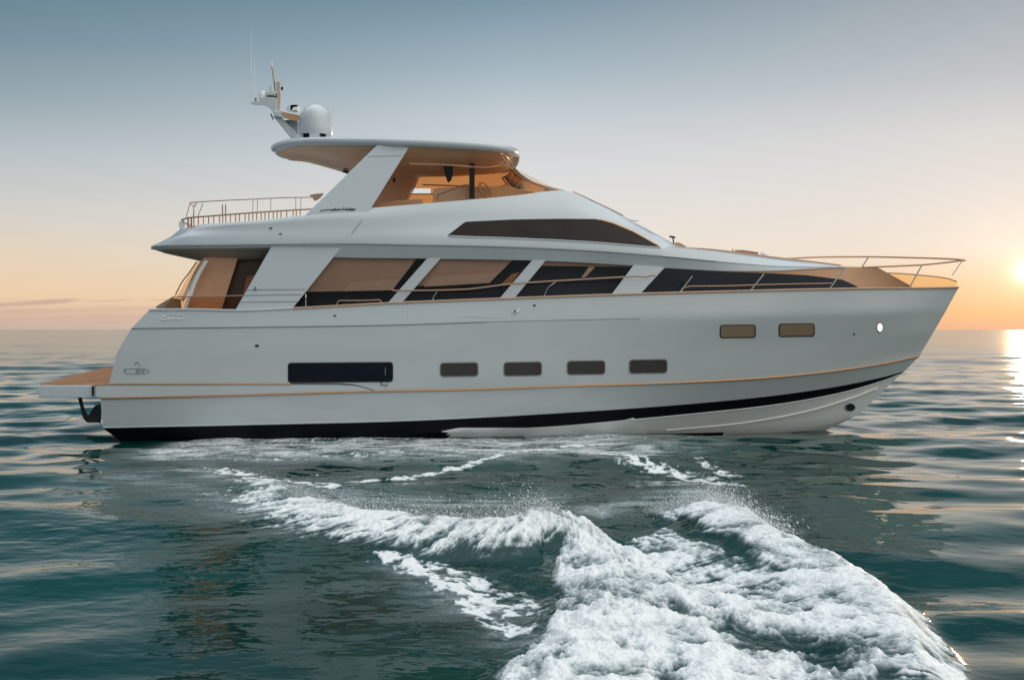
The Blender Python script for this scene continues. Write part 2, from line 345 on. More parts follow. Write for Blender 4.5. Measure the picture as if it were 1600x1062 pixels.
    # lip of foam down the outer edge on the far side of the core
    return h, np.clip(foam, 0, 1.3), thin, lump, hzf
def build_sea():
    fh = F*1024/1600*H; r = 6.4; rs = [1.0, 2.2, 3.4, 4.4, 5.2, 5.9]
    while r < 40000:
        rs.append(r); k = .40 if r < 25 else .36
        r += max(k*r*r/fh, .010) if r < 400 else r*.06 if r < 3000 else r*.25
    rs = np.array(rs); th = np.r_[np.linspace(-180, -34, 70)[:-1], np.linspace(-34, 34, 1500), np.linspace(34, 180, 70)[1:]]
    nr, na = len(rs), len(th); A = np.radians(th)
    X = rs[:, None]*np.sin(A)[None]; Y = rs[:, None]*np.cos(A)[None]; Rr = np.broadcast_to(rs[:, None], X.shape)
    dr = np.gradient(rs)[:, None]
    # wind waves
    rg = np.random.default_rng(5); hh = np.zeros(X.shape); lost = np.zeros(nr)
    calm = (.60 - .06*ss(20, 50, Rr) - .10*ss(60, 200, Rr))*(1 - .38*np.exp(-((Y - 15)/7)**2)*ss(-12, -7, X)*(1 - ss(9, 13, X)))*(.32 + .68*ss(9.5, 26, Rr) + .25*ss(1.5, 5, X)*(1 - ss(12, 24, Rr)))
    for i in range(46):
        lam = .55*(15/.55)**(i/45.0)*rg.uniform(.9, 1.1); k = 2*math.pi/lam
        a_ = rg.normal(R(93), R(34 - 16*i/45)); slope = .033*(1.25 if 1.2 < lam < 5 else .62 if lam < 1.2 else .8); ph = rg.uniform(0, 6.28)
        wgt = ss(1.1, 2.4, lam/dr)
        arg = k*(X*math.cos(a_) + Y*math.sin(a_)) + ph + 1.1*np.sin(.23*k*(X*math.sin(a_) - Y*math.cos(a_)) + 2*ph)
        nf = ss(11, 29, Rr); hh += wgt*((.12 + .88*nf) if lam < 1.3 else (1.75 - .75*nf) if lam < 5 else (1.2 - .2*nf))*slope/k*(np.sin(arg) - .16*np.cos(2*arg)); lost += (1 - wgt[:, 0]**2)*slope**2/2
    hh *= calm
    near = (Rr < 27.5) & (np.abs(np.degrees(np.arctan2(X, Y))) < 36) & (Rr > 5)
    h = np.zeros(X.shape); foam = np.zeros(X.shape); 
    xs, ys = X[near], Y[near]; wh, wf, wt, lump, hzf = wake(xs, ys)
    # strokes of foam run down the slopes away from the meeting point
    ax, ay = G(880, 800); ang_ = np.arctan2(xs - ax, ay - ys); rad = np.hypot(xs - ax, ys - ay)
    st2 = fbm(xs*7, ys*3.2, 4, .6); fine = fbm(xs*17, ys*11, 3, .6)
    wa = .5*fbm(xs*1.6, ys*1.6 + 3, 3)
    st_ = fbm(ang_*11.0 + 30 + 2*wa, rad*1.1, 4, .6); st3 = fbm(ang_*34.0 + 3*wa, rad*2.4 + wa, 3, .6)
    bl = billow(xs*3.1 + .8*ys, ys*2.3, 5, .55); b2 = billow(xs*7.5 + 2*ys, ys*5.5, 3, .6)
    cover = ss(.34, 1.0, wf + ss(.02, .5, wf)*(.9*lump*(st_ - .5) + (.2 + .75*lump)*(st3 - .5) + .4*(st2 - .5) + .3*(fine - .5)))
    ridge = 1 - np.abs(2*fbm(xs*2.4 + .5*st2, ys*2.4, 4, .6) - 1)
    lace = ss(.05, .3, wt)*ss(.62, 1.05, wt + .62*(ridge**2 - .45) + .75*(st2 - .5) + .3*(fine - .5))
    haze_ = .72*hzf*np.clip(1.5*fbm(xs*1.5 + .6*wa, ys*4.2, 4, .6) - .18 + .5*(fine - .5), 0, 1)
    thick = np.clip(.44 + .62*(1 - bl)**1.4 + .45*(.5 - b2) + .9*(st3 - .5) + .35*(fine - .5) - .42*ss(.42, .75, fbm(xs*1.1 + 5, ys*2.2, 3)), .22, 1)  # foam thickness, which also puts shade in the hollows into the colour
    fo = np.clip(np.maximum(np.maximum(cover*thick, .88*lace), haze_), 0, 1)
    calm2 = 1 - .55*ss(.02, .2, np.abs(wh))
    h[near] = wh + hh[near]*calm2 + cover*(lump*.12*(1 - bl)**1.5 + .035*(st2 - .5) + .030*(.5 - b2) + .05*lump*(st3 - .5) + .022*(fine - .5)) + .012*lace
    foam[near] = fo
    # ruffled texture where the hull has passed
    ruff = np.exp(-((Y - 17)/8)**2)*ss(-10, -6, X)*(1 - ss(3, 9, X))
    h = np.where(near, h, hh)
    h[near] += (.020*(fbm(xs*2.6, ys*4.5, 4) - .5))*ruff[near]
    lostA = np.broadcast_to(np.sqrt(lost)[:, None], X.shape)*calm
    co = np.stack([X, Y, h], 2).reshape(-1, 3).astype(np.float32)
    idx = np.arange(nr*na).reshape(nr, na)
    quads = np.stack([idx[:-1, :-1], idx[:-1, 1:], idx[1:, 1:], idx[1:, :-1]], 2).reshape(-1, 4)
    # vertex normals from the grid so both meshes shade as one sheet
    C3 = co.reshape(nr, na, 3).astype(np.float64); gi = np.gradient(C3, axis=0); gj = np.gradient(C3, axis=1)
    nn = np.cross(gj, gi); nn /= np.linalg.norm(nn, axis=2, keepdims=True) + 1e-12
    nn *= np.sign(nn[..., 2:3] + 1e-9); nn = nn.reshape(-1, 3)
    fq = foam.reshape(-1)[quads].max(1); isf = fq > .22
    out = []
    for name, q in (('sea', quads[~isf]), ('wake_foam', quads[isf])):
        used, inv = np.unique(q, return_inverse=True); inv = inv.reshape(-1)
        me = bpy.data.meshes.new(name); me.vertices.add(len(used)); me.vertices.foreach_set('co', co[used].reshape(-1))
        me.loops.add(len(inv)); me.loops.foreach_set('vertex_index', inv.astype(np.int32))
        me.polygons.add(len(q)); me.polygons.foreach_set('loop_start', np.arange(0, len(inv), 4, dtype=np.int32))
        me.update(calc_edges=True); me.polygons.foreach_set('use_smooth', np.ones(len(q), bool))
        for an, arr in (('foam', foam), ('lost', lostA)):
            at = me.attributes.new(an, 'FLOAT', 'POINT'); at.data.foreach_set('value', arr.reshape(-1)[used].astype(np.float32))
        me.normals_split_custom_set_from_vertices(nn[used].astype(np.float32))
        me.materials.append(SEA); o = bpy.data.objects.new(name, me); COL.objects.link(o); out.append(o)
    out[0]['kind'] = 'structure'
    out[1]['kind'] = 'stuff'; out[1]['label'] = 'churned white foam of the wake spreading over dark green water'; out[1]['category'] = 'foam'
def sea_mat():
    m = bpy.data.materials.new('sea_water'); m.use_nodes = True; t = m.node_tree; t.nodes.clear(); n = t.nodes.new; l = t.links.new
    o = n('ShaderNodeOutputMaterial'); tcn = n('ShaderNodeTexCoord')
    at = n('ShaderNodeAttribute'); at.attribute_name = 'foam'; lo = n('ShaderNodeAttribute'); lo.attribute_name = 'lost'
    wb = n('ShaderNodeBsdfPrincipled'); wb.inputs['IOR'].default_value = 1.28
    n0 = n('ShaderNodeTexNoise'); n0.inputs['Scale'].default_value = .22; n0.inputs['Detail'].default_value = 3; l(tcn.outputs['Object'], n0.inputs[0])
    cr = n('ShaderNodeValToRGB'); cr.color_ramp.elements[0].position = .35; cr.color_ramp.elements[0].color = (.0003, .025, .023, 1)
    cr.color_ramp.elements[1].position = .7; cr.color_ramp.elements[1].color = (.0006, .056, .048, 1); l(n0.outputs[0], cr.inputs[0])
    # froth just under the surface lightens the water round the foam
    mx = n('ShaderNodeMix'); mx.data_type = 'RGBA'; l(cr.outputs[0], mx.inputs[6]); mx.inputs[7].default_value = (.22, .30, .32, 1)
    mf = n('ShaderNodeMath'); mf.operation = 'MULTIPLY'; mf.inputs[1].default_value = 1.7; mf.use_clamp = True; l(at.outputs['Fac'], mf.inputs[0]); l(mf.outputs[0], mx.inputs[0])
    l(mx.outputs[2], wb.inputs['Base Color'])
    ro = n('ShaderNodeMath'); ro.operation = 'MULTIPLY_ADD'; ro.inputs[1].default_value = 2.0; ro.inputs[2].default_value = .0; l(lo.outputs['Fac'], ro.inputs[0])
    sq = n('ShaderNodeMath'); sq.operation = 'POWER'; sq.inputs[1].default_value = .5; l(ro.outputs[0], sq.inputs[0])
    mm = n('ShaderNodeMath'); mm.operation = 'MULTIPLY_ADD'; mm.inputs[1].default_value = .34; mm.inputs[2].default_value = .035; mm.use_clamp = True; l(sq.outputs[0], mm.inputs[0]); l(mm.outputs[0], wb.inputs['Roughness'])
    mp1 = n('ShaderNodeMapping'); mp1.inputs['Scale'].default_value = (.7, 1.5, 1); l(tcn.outputs['Object'], mp1.inputs[0])
    b1 = n('ShaderNodeTexNoise'); b1.inputs['Scale'].default_value = 3.1; b1.inputs['Detail'].default_value = 2.5; b1.inputs['Roughness'].default_value = .5; l(mp1.outputs[0], b1.inputs[0])
    bp = n('ShaderNodeBump'); bp.inputs['Strength'].default_value = .06; bp.inputs['Distance'].default_value = .03; l(b1.outputs[0], bp.inputs['Height']); l(bp.outputs[0], wb.inputs['Normal'])
    # foam
    fbs = n('ShaderNodeBsdfPrincipled'); fbs.inputs['Base Color'].default_value = (.93, .95, .96, 1); fbs.inputs['Roughness'].default_value = .75
    fn = n('ShaderNodeTexNoise'); fn.inputs['Scale'].default_value = 26; fn.inputs['Detail'].default_value = 4; l(tcn.outputs['Object'], fn.inputs[0])
    bf = n('ShaderNodeBump'); bf.inputs['Strength'].default_value = .6; bf.inputs['Distance'].default_value = .025; l(fn.outputs[0], bf.inputs['Height']); l(bf.outputs[0], fbs.inputs['Normal'])
    fa = n('ShaderNodeMath'); fa.operation = 'MULTIPLY_ADD'; fa.inputs[1].default_value = .9; fa.inputs[2].default_value = -.45; l(fn.outputs[0], fa.inputs[0])
    fk = n('ShaderNodeMath'); fk.operation = 'MULTIPLY'; fk.use_clamp = True; fk.inputs[1].default_value = 3.0; l(at.outputs['Fac'], fk.inputs[0])
    fx = n('ShaderNodeMath'); fx.operation = 'MULTIPLY'; l(fk.outputs[0], fx.inputs[0]); l(fa.outputs[0], fx.inputs[1])
    fs = n('ShaderNodeMath'); fs.operation = 'ADD'; l(at.outputs['Fac'], fs.inputs[0]); l(fx.outputs[0], fs.inputs[1])
    fr = n('ShaderNodeMapRange'); fr.interpolation_type = 'SMOOTHSTEP'; fr.inputs[1].default_value = .08; fr.inputs[2].default_value = .98; l(fs.outputs[0], fr.inputs[0])
    mz = n('ShaderNodeMixShader'); l(fr.outputs[0], mz.inputs[0]); l(wb.outputs[0], mz.inputs[1]); l(fbs.outputs[0], mz.inputs[2]); l(mz.outputs[0], o.inputs[0])
    return m
SEA = sea_mat()
build_sea()
def build_spray():
    pts = []
    def crest(C, Ch, n, i0, i1, lift, back, lean):
        seg = rng.uniform(i0, i1, n)
        for s in seg:
            i = min(int(s), len(C) - 2); t = s - i; h_ = Ch[i]*(1-t) + Ch[i+1]*t
            x = C[i][0]*(1-t) + C[i+1][0]*t; y = C[i][1]*(1-t) + C[i+1][1]*t
            e = rng.exponential(lift); bk = rng.normal(.12, back)
            pts.append((x + lean*e + rng.normal(0, .08), y + bk, h_*math.exp(-(bk/(.3+.8*h_))**2) + e*(.5 + h_), lean, .45 + e))
    crest(C1, C1h, 30000, 1, 7, .10, .24, -.5); crest(C2, C2h, 16000, .5, 4.5, .11, .18, -.35)
    P_ = np.array(pts); n = len(P_); s = rng.lognormal(-6.3, .6, n)
    base = np.array([(1,0,0),(0,1,0),(-1,0,0),(0,-1,0),(0,0,1),(0,0,-1)], float)
    fi = np.array([(0,1,4),(1,2,4),(2,3,4),(3,0,4),(1,0,5),(2,1,5),(3,2,5),(0,3,5)])
    st_ = rng.uniform(1.0, 2.4, n)
    V = base[None]*s[:, None, None]; V[:, 4:, 2] *= st_[:, None]; V[:, 4, 0] += s*st_*P_[:, 3]; V[:, 5, 0] -= s*st_*P_[:, 3]
    V = (V + P_[:, None, :3]).reshape(-1, 3); Fc = (fi[None] + 6*np.arange(n)[:, None, None]).reshape(-1, 3)
    me = bpy.data.meshes.new('wake_spray'); me.vertices.add(len(V)); me.vertices.foreach_set('co', V.reshape(-1).astype(np.float32))
    me.loops.add(Fc.size); me.loops.foreach_set('vertex_index', Fc.reshape(-1).astype(np.int32)); me.polygons.add(len(Fc)); me.polygons.foreach_set('loop_start', np.arange(0, Fc.size, 3, dtype=np.int32))
    me.update(calc_edges=True); me.materials.append(mat('spray_droplets', (.9, .93, .95), .3, var=.05))
    o = bpy.data.objects.new('wake_spray', me); COL.objects.link(o); o['kind'] = 'stuff'; o['label'] = 'fine white spray thrown up above the breaking wake crests'; o['category'] = 'spray'
build_spray()
# ------------------------------------------------------------------ the yacht
boat = bpy.data.objects.new('motor_yacht', None); COL.objects.link(boat); boat.location = ROOT
boat['label'] = 'large white flybridge motor yacht with black boot stripe cruising on calm sea'; boat['category'] = 'yacht'
NS = 150
A = Line([(233,484,2.70),(300,483.5,2.78),(367,485,2.82),(470,481,2.86),(600,474,2.88),(800,466,2.88),(1000,459,2.75),(1150,455,2.42),(1280,452,1.85),(1380,450.5,1.15),(1450,450,.52),(1498,449,0)])
B = Line([(205,513,2.74),(400,511,2.88),(600,508,2.93),(760,503,2.92),(980,498,2.78),(1150,495,2.42),(1280,491,1.80),(1380,488,1.10),(1440,485,.50),(1479,484,0)])
Bm = Line([(183,550,2.78),(400,548,2.91),(600,546,2.94),(800,543,2.90),(1000,540,2.68),(1150,537,2.25),(1280,531,1.58),(1380,525,.85),(1430,522,.37),(1458,520,0)])
C0 = Line([(171,597,2.80),(300,597,2.88),(455,597,2.92),(600,598,2.92),(750,598,2.89),(890,595,2.77),(1000,592,2.58),(1100,587,2.30),(1200,580,1.86),(1300,570,1.24),(1380,559,.60),(1441,548,0)])
C = Line([(157,622,2.82),(300,619,2.88),(450,615,2.92),(590,611,2.92),(710,609,2.88),(890,603,2.76),(1000,600,2.56),(1100,596,2.27),(1200,590,1.82),(1300,580,1.19),(1380,568,.55),(1437,556,0)])
D = Line([(161,669,2.72),(300,666,2.78),(430,663,2.80),(600,659,2.80),(700,655,2.75),(860,646,2.56),(1000,637,2.27),(1100,629,1.94),(1200,619,1.48),(1300,605,.86),(1380,589,.28),(1413,580,0)])
E = Line([(186,687,2.55),(300,684,2.66),(430,682,2.70),(600,678,2.70),(700,674,2.65),(860,666,2.42),(985,655,2.17),(1100,644,1.82),(1200,633,1.36),(1300,616,.74),(1380,594,.18),(1409,583,0)])
Fl = Line([(214,702,2.2),(430,694,2.42),(690,684,2.40),(860,681,2.14),(1000,678,1.78),(1100,676,1.36),(1200,672,.82),(1275,664,.38),(1320,655,.13),(1343,646,0)])
Gk = Line([(215,735,0),(800,735,0),(1150,712,0),(1240,690,0),(1290,672,0),(1322,657,0)])
HL = [A, B, Bm, C0, C, D, E, Fl, Gk]
def hull_b(px, py):
    ys = []; bs = []
    for ln in HL[:-1]:
        y, b = ln.at(px); ys.append(float(y)); bs.append(float(b))
    return float(np.interp(py, ys, bs))
def hullP(px, py, off=.0): return P(px, py, hull_b(px, py) + off)
def build_hull():
    mb = MB(); rows = []; kinds = []
    sub = [4, 5, 6, 3, 6, 3, 4, 3]
    S = [ln.sample(NS) for ln in HL]
    for i in range(len(S) - 1):
        for k in range(sub[i]):
            t = k/sub[i]; r = S[i]*(1-t) + S[i+1]*t
            rows.append(r); kinds.append(i)
    rows.append(S[-1])
    R3 = [[P(*p) for p in r] for r in rows]
    def mi(i, j):
        band = kinds[i]; c = (rows[i][j] + rows[i+1][j+1])/2; px, py = c[0], c[1]
        if band == 5: return 1
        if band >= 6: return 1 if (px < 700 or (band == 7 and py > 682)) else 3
        return 2 if band == 0 else 0  # bulwark gets the lighter gelcoat copy, its brighter light put into colour
    mb.quad_grid(R3, mi); mb.mirror()
    # transom, bulging aft at mid height
    tr = []
    for r in R3:
        a = r[0]; b = mir(a); tr.append([a.lerp(b, t) + Vector((-.35*math.sin(math.pi*t), 0, 0)) for t in np.linspace(0, 1, 13)])
    mb.quad_grid(tr, lambda i, j: 1 if kinds[i] >= 5 else 0)
    # deck just under the cap
    deck = []
    for k in range(NS):
        a = R3[0][k] + Vector((0, .05, -.04)); b = mir(a); deck.append([a.lerp(b, t) for t in np.linspace(0, 1, 5)])
    mb.quad_grid(deck, 0)
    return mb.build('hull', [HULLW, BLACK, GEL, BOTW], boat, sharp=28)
hull = build_hull()
def along(ln, n, x0, x1, off=0, dy=0): return [P(p[0], p[1] + dy, p[2] + off) for p in ln.sample(n, x0, x1)]
def strip(top, bot, n, m, bf, off):
    t, b = resamp(top, n), resamp(bot, n)
    return [[P(*((q := t[i]*(1-k/m) + b[i]*(k/m))), bf(*q) + off) for i in range(n)] for k in range(m+1)]
def slab(mb, top, bot, n, m, bf, off, thick, mi=0):
    """a curved plate on a surface: outer face, inner face and rim"""
    o = strip(top, bot, n, m, bf, off); i_ = strip(top, bot, n, m, bf, off - thick)
    mb.quad_grid(o, mi); mb.quad_grid(i_, mi, flip=True)
    mb.quad_grid([o[0], i_[0]], mi); mb.quad_grid([o[-1], i_[-1]], mi)
    mb.quad_grid([[r[0] for r in o], [r[0] for r in i_]], mi); mb.quad_grid([[r[-1] for r in o], [r[-1] for r in i_]], mi)
# trim lines of the hull
mb = MB(); mb.tube(along(C, 110, 157, 1436, .012), .030, 8); mb.tube([P(147, 601, 2.83)] + along(C0, 30, 172, 455, .012, 3), .024, 8); mb.twin(); mb.build('rub_rail', GOLD, hull)
mb = MB(); q = smooth([(455, 599), (520, 599), (550, 601), (590, 611)], 14); mb.tube([hullP(a, b, .012) for a, b in q], .014, 6); mb.build('black_trim_line', RUBBER, hull)
mb = MB(); mb.tube(along(A, 120, 458, 1497.5, .01), .032, 8); mb.twin(); mb.build('cap_rail', mat('teak_cap', (.56, .38, .27), .45, coat=.3, var=.12, vscale=5), boat)
mb = MB(); mb.tube(along(A, 40, 234, 458, .0), .034, 8); mb.twin(); mb.build('bulwark_edge', GEL, hull)
mb = MB(); mb.tube(along(B, 60, 206, 760, .004), .015, 6); mb.tube(along(B, 30, 760, 1000, -.002), .010, 6); mb.twin(); mb.build('bulwark_seam', GREYM, hull)
mb = MB(); mb.tube(along(D, 60, 162, 760, .006, -1.5), .018, 6); mb.tube(along(E, 90, 985, 1405, .0, 1.0), .020, 6); mb.twin(); mb.build('chine_edge', GEL, hull)
# white spray rail low on the black bottom
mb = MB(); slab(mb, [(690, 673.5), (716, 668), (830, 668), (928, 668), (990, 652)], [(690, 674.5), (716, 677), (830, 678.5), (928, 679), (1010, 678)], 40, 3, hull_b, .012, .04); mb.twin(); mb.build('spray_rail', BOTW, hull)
# spray rail line on the fore foot
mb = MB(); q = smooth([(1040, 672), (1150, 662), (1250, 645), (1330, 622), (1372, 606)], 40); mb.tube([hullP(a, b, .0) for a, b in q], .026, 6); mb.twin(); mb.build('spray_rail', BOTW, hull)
# hull windows
def rrect(cx, cy, w_, h_, r, k=6, skew=0):
    pts = []
    for sx_, sy_, a0 in ((1, -1, -90), (1, 1, 0), (-1, 1, 90), (-1, -1, 180)):
        for j in range(k + 1):
            a = R(a0 + 90*j/k); pts.append((cx + sx_*(w_/2 - r) + r*math.cos(a), cy + sy_*(h_/2 - r) + r*math.sin(a) + skew*(sx_*(w_/2 - r) + r*math.cos(a))))
    return pts
def fan(mb, pts, c, bf, off, mi=0, rings=3):
    rows = [[P(*(q := (c[0] + (p[0]-c[0])*t, c[1] + (p[1]-c[1])*t)), bf(*q) + off) for p in pts] for t in np.linspace(1, .02, rings + 1)]
    mb.quad_grid(rows, mi, close=True); mb.face(rows[-1], mi)
def ring(mb, pa, pb, bf, oa, ob, mi=0):
    mb.quad_grid([[P(*q, bf(*q) + oa) for q in pa], [P(*q, bf(*q) + ob) for q in pb]], mi, close=True)
def hull_window(cx, cy, w_, h_, m, frame, label=None, skew=0, r=4.5, name='hull_window'):
    mb = MB(); a = rrect(cx, cy, w_, h_, r, skew=skew); b = rrect(cx, cy, w_ + 3.4, h_ + 3.4, r + 1.4, skew=skew)
    ring(mb, b, b, hull_b, -.02, .014); ring(mb, b, a, hull_b, .014, .026); ring(mb, a, a, hull_b, .026, -.012)
    fo = mb.build(name, frame, hull, label=label)
    mb = MB(); fan(mb, a, (cx, cy), hull_b, .016, 0, 8); mb.build('pane', m, fo)
GFR = mat('grey_window_frame', (.20, .21, .21), .35, var=.1, vscale=10)
BFR = mat('dark_window_frame', (.04, .035, .03), .4, var=.1, vscale=10)
hull_window(532, 581.5, 161, 28, NAVY, RUBBER, 'long black hull window', -.008, 3.5)
for cx, cy in ((717.5, 577), (817, 576), (916, 574), (1013, 572)): hull_window(cx, cy, 57, 19.5, PORT, GFR, None, -.015)
for cx, cy in ((1153, 517.5), (1245, 515.5)): hull_window(cx, cy, 53, 18, BRONZEP, BFR, 'bronze tinted bow window', -.01, 3.2)
mb = MB(); mb.tube([hullP(602, 574, .02), hullP(602, 586, .02)], .012, 6); mb.build('window_latch', GREYM, hull)
mb = MB(); q = [hullP(601 + 6*math.cos(a), 599 + 3.2*math.sin(a), .012) for a in np.linspace(.6, 5.6, 14)]; mb.tube(q, .012, 6); mb.build('mooring_ring', RUBBER, hull)
# round light at the bow, thruster opening and small outlets
def disc(name, cx, cy, rx, ry, m, rimm=None, off=.012, tilt=0):
    pts = [(cx + rx*math.cos(a)*math.cos(tilt) - ry*math.sin(a)*math.sin(tilt), cy + rx*math.cos(a)*math.sin(tilt) + ry*math.sin(a)*math.cos(tilt)) for a in np.linspace(0, 2*math.pi, 25)[:-1]]
    big = [(cx + (p[0]-cx)*1.25, cy + (p[1]-cy)*1.25) for p in pts]
    mb = MB(); ring(mb, big, big, hull_b, -.02, off); ring(mb, big, pts, hull_b, off, off + .006); o = mb.build(name, rimm or m, hull)
    mb = MB(); fan(mb, pts, (cx, cy), hull_b, off + .002); mb.build('lens' if rimm else 'outlet', m, o)
def emis(name, c, s):
    m = bpy.data.materials.new(name); m.use_nodes = True; b = m.node_tree.nodes['Principled BSDF']; b.inputs['Base Color'].default_value = (.9, .85, .75, 1)
    b.inputs['Emission Color'].default_value = (*c, 1); b.inputs['Emission Strength'].default_value = s; return m
disc('bow_light', 1375, 511.5, 4.0, 6.6, emis('lit_lens', (1, .90, .68), 1.2), GREYM)
disc('hull_fitting', 1335, 522, 1.2, 1.2, RUBBER); disc('thruster_port', 1329, 636, 6.2, 5.0, SMOKE, GREYM)
for a, b in ((401.5, 540),): disc('drain', a, b, 2.6, 1.5, RUBBER)
for a, b in ((523, 493), (835, 477)): disc('drain', a, b, 1.8, 1.0, RUBBER)
mb = MB(); mb.tube([hullP(800, 487, .01), hullP(805, 488, .03), hullP(810, 486, .03), hullP(812, 483, .01)], .022, 8); mb.tube([hullP(803, 486, .01), hullP(806, 487, .035)], .03, 8, 1); mb.build('fairlead', [CHROME, RUBBER], hull)
mb = MB(); mb.tube([hullP(637.5, 476, .004), hullP(638.5, 501, .004)], .008, 6); mb.build('gate_seam', GEL2, hull); mb = MB(); mb.tube([hullP(715, 495, .003), hullP(745, 494, .003), hullP(760, 496, .003), hullP(790, 495, .003)], .008, 6); mb.build('spray_seam', GEL2, hull)
# name script on the quarter and the emblem under it (not legible in the photograph)
mb = MB()
def scrib(pts, r=.011, bf=hull_b, off=.012, n=None):
    q = smooth(pts, n or len(pts)*5); mb.tube([P(a, b, bf(a, b) + off) for a, b in q], r, 6)
scrib([(258, 494.5), (254, 494), (251.5, 497), (254, 500), (259, 498.5)], .016); scrib([(261, 499), (260, 496.5), (263, 496), (264.5, 499.5)]); scrib([(267, 496), (266.5, 499.5)])
scrib([(270, 494), (269.5, 499.5), (272.5, 498), (270, 496.5)]); scrib([(275, 499), (274.5, 496.5), (277.5, 496.5), (277, 499.5)]); scrib([(280, 496.5), (281, 499.5), (283.5, 496), (284, 499)])
scrib([(287, 493.5), (286, 498), (289, 498.5)]); scrib([(258, 493), (268, 491), (276, 492.5), (284, 492), (289, 494)], .007); mb.build('name_script', CHROME, hull)
mb = MB(); scrib([(194, 577.5), (200, 576), (220, 575.5), (231, 577), (233, 579.5), (229, 582.5), (212, 583.5), (198, 582.5), (194, 580), (194, 577.5)], .006)
scrib([(210, 569), (214, 565.5), (219, 570)], .008); scrib([(216, 582), (219, 577)], .007); scrib([(221, 582), (222.5, 577.5), (226, 577.5), (224, 582)], .007)
mb.tube([hullP(195.5, 578, .004), hullP(195.5, 578, .016)], .035, 8); mb.tube([hullP(215, 579.5, .004), hullP(215, 579.5, .016)], .045, 8); mb.build('emblem', GREYM, hull)
# swim platform
def platform():
    Zs = .085
    def TP(px, b, dz=0):      # a point of the platform top above the near edge column px
        n = P(px, 602, 2.80); return n
    na = P(57, 602, 2.78); nb = P(147, 601.5, 2.83); nc = P(176, 600.5, 2.83)
    W = 5.6; z0 = na.z
    def top(x, v, dz=0):      # v 0 near .. 1 far; the deck rises a little to the far side
        return Vector((x, na.y + v*W, z0 + .36*v + dz))
    vs = np.linspace(0, 1, 25)
    def aft(v): return na.x - .10*math.sin(math.pi*v) + .0 + (1.15*max(0, v - .72)/.28*max(0, v - .72)/.28 if v > .72 else 0)
    mb = MB(); xs = np.linspace(0, 1, 9); xe = nc.x + .9
    T = [[top(aft(v) + (xe - aft(v))*t, v) for t in xs] for v in vs]
    Bt = [[p + Vector((.06*(1 - t)*(1 if k == 0 else 1), 0, -.33)) for t, p in zip(xs, r)] for k, r in enumerate(T)]
    mb.quad_grid(T); mb.quad_grid(Bt, flip=True); mb.quad_grid([T[0], Bt[0]]); mb.quad_grid([T[-1], Bt[-1]]); mb.quad_grid([[r[0] for r in T], [r[0] for r in Bt]]); mb.quad_grid([[r[-1] for r in T], [r[-1] for r in Bt]])
    pf = mb.build('swim_platform', GEL, boat, sharp=30, bevel=.02)
    mb = MB(); v2 = np.linspace(.018, .985, 25); X1 = P(146, 601, 2.8).x
    def X1v(v): return X1 + ((nc.x + .6 - X1)*min(1, max(0, (v - .0)/.22)))
    T = [[top(aft(v) + .05 + (X1v(v) - aft(v) - .05)*t, v, .022) for t in xs] for v in v2]; Lw = [[p - Vector((0, 0, .03)) for p in r] for r in T]
    mb.quad_grid(T); mb.quad_grid([T[0], Lw[0]]); mb.quad_grid([T[-1], Lw[-1]]); mb.quad_grid([[r[0] for r in T], [r[0] for r in Lw]]); mb.quad_grid([[r[-1] for r in T], [r[-1] for r in Lw]])
    mb.build('teak_deck', TEAK, pf)
    mb = MB(); a = P(145.5, 601.5, 2.80); mb.box(a + Vector((0, -.012, -.15)), (.045, .05, .27)); mb.build('hinge_gap', RUBBER, pf)
    # black folding bracket under it
    mb = MB(); outl = smooth([(121, 620), (125, 634), (128, 648), (132, 656), (137, 660), (150, 660), (158, 661), (158, 632), (152, 632), (147, 635), (142, 643), (138, 648), (134, 642), (130, 630), (128, 620)], 48)
    mb.prism(PX([(p[0], p[1]) for p in outl], 2.35), PX([(p[0], p[1]) for p in outl], 2.05)); mb.twin(); mb.build('platform_bracket', RUBBER, boat)
platform()
# flange carrying the platform band along the hull side
mb = MB(); ft = [(150, 602, 2.835)] + [(x, float(C0.at(x)[0]) + 4.5, float(C0.at(x)[1]) + .02) for x in np.linspace(180, 600, 30)]
fbm_ = [(150, 620, 2.845)] + [(x, float(C.at(x)[0]) - 1, float(C.at(x)[1]) + .02) for x in np.linspace(180, 600, 30)]
mb.quad_grid([PX(ft), PX(fbm_)]); mb.quad_grid([PX([(p[0], p[1], p[2] - .3) for p in ft[:2]]), PX(ft[:2])]); mb.twin(); mb.build('quarter_band', HULLW, hull)
# ------------------------------------------------------------------ saloon
WT = Line([(424,386,2.70),(524,402,2.62),(668,404,2.58),(832,407,2.52),(990,415,2.36),(1038,418.5,2.28),(1150,423.5,1.98),(1210,423,1.75),(1260,420.5,1.45),(1318,417,1.05)])
WB = Line([(360,492,2.62),(460,490,2.62),(600,482,2.62),(800,474,2.58),(1000,467,2.44),(1150,463,2.10),(1280,459,1.62),(1340,456,1.35),(1420,455,.75)])
def wall_b(px, py):
    y0, b0 = WT.at(px); y1, b1 = WB.at(px); return float(b0 + (b1 - b0)*np.clip((py - y0)/(y1 - y0), -.3, 1))
GR = Line([(236,384.5,1.9),(262,383.5,2.48),(300,383,2.70),(424,381.5,2.80),(540,380.5,2.82),(640,382,2.82),(750,384,2.78),(850,387.5,2.70),(950,393,2.58),(1050,401,2.36),(1150,410.5,1.98),(1230,416,1.6),(1318,417,1.06)])
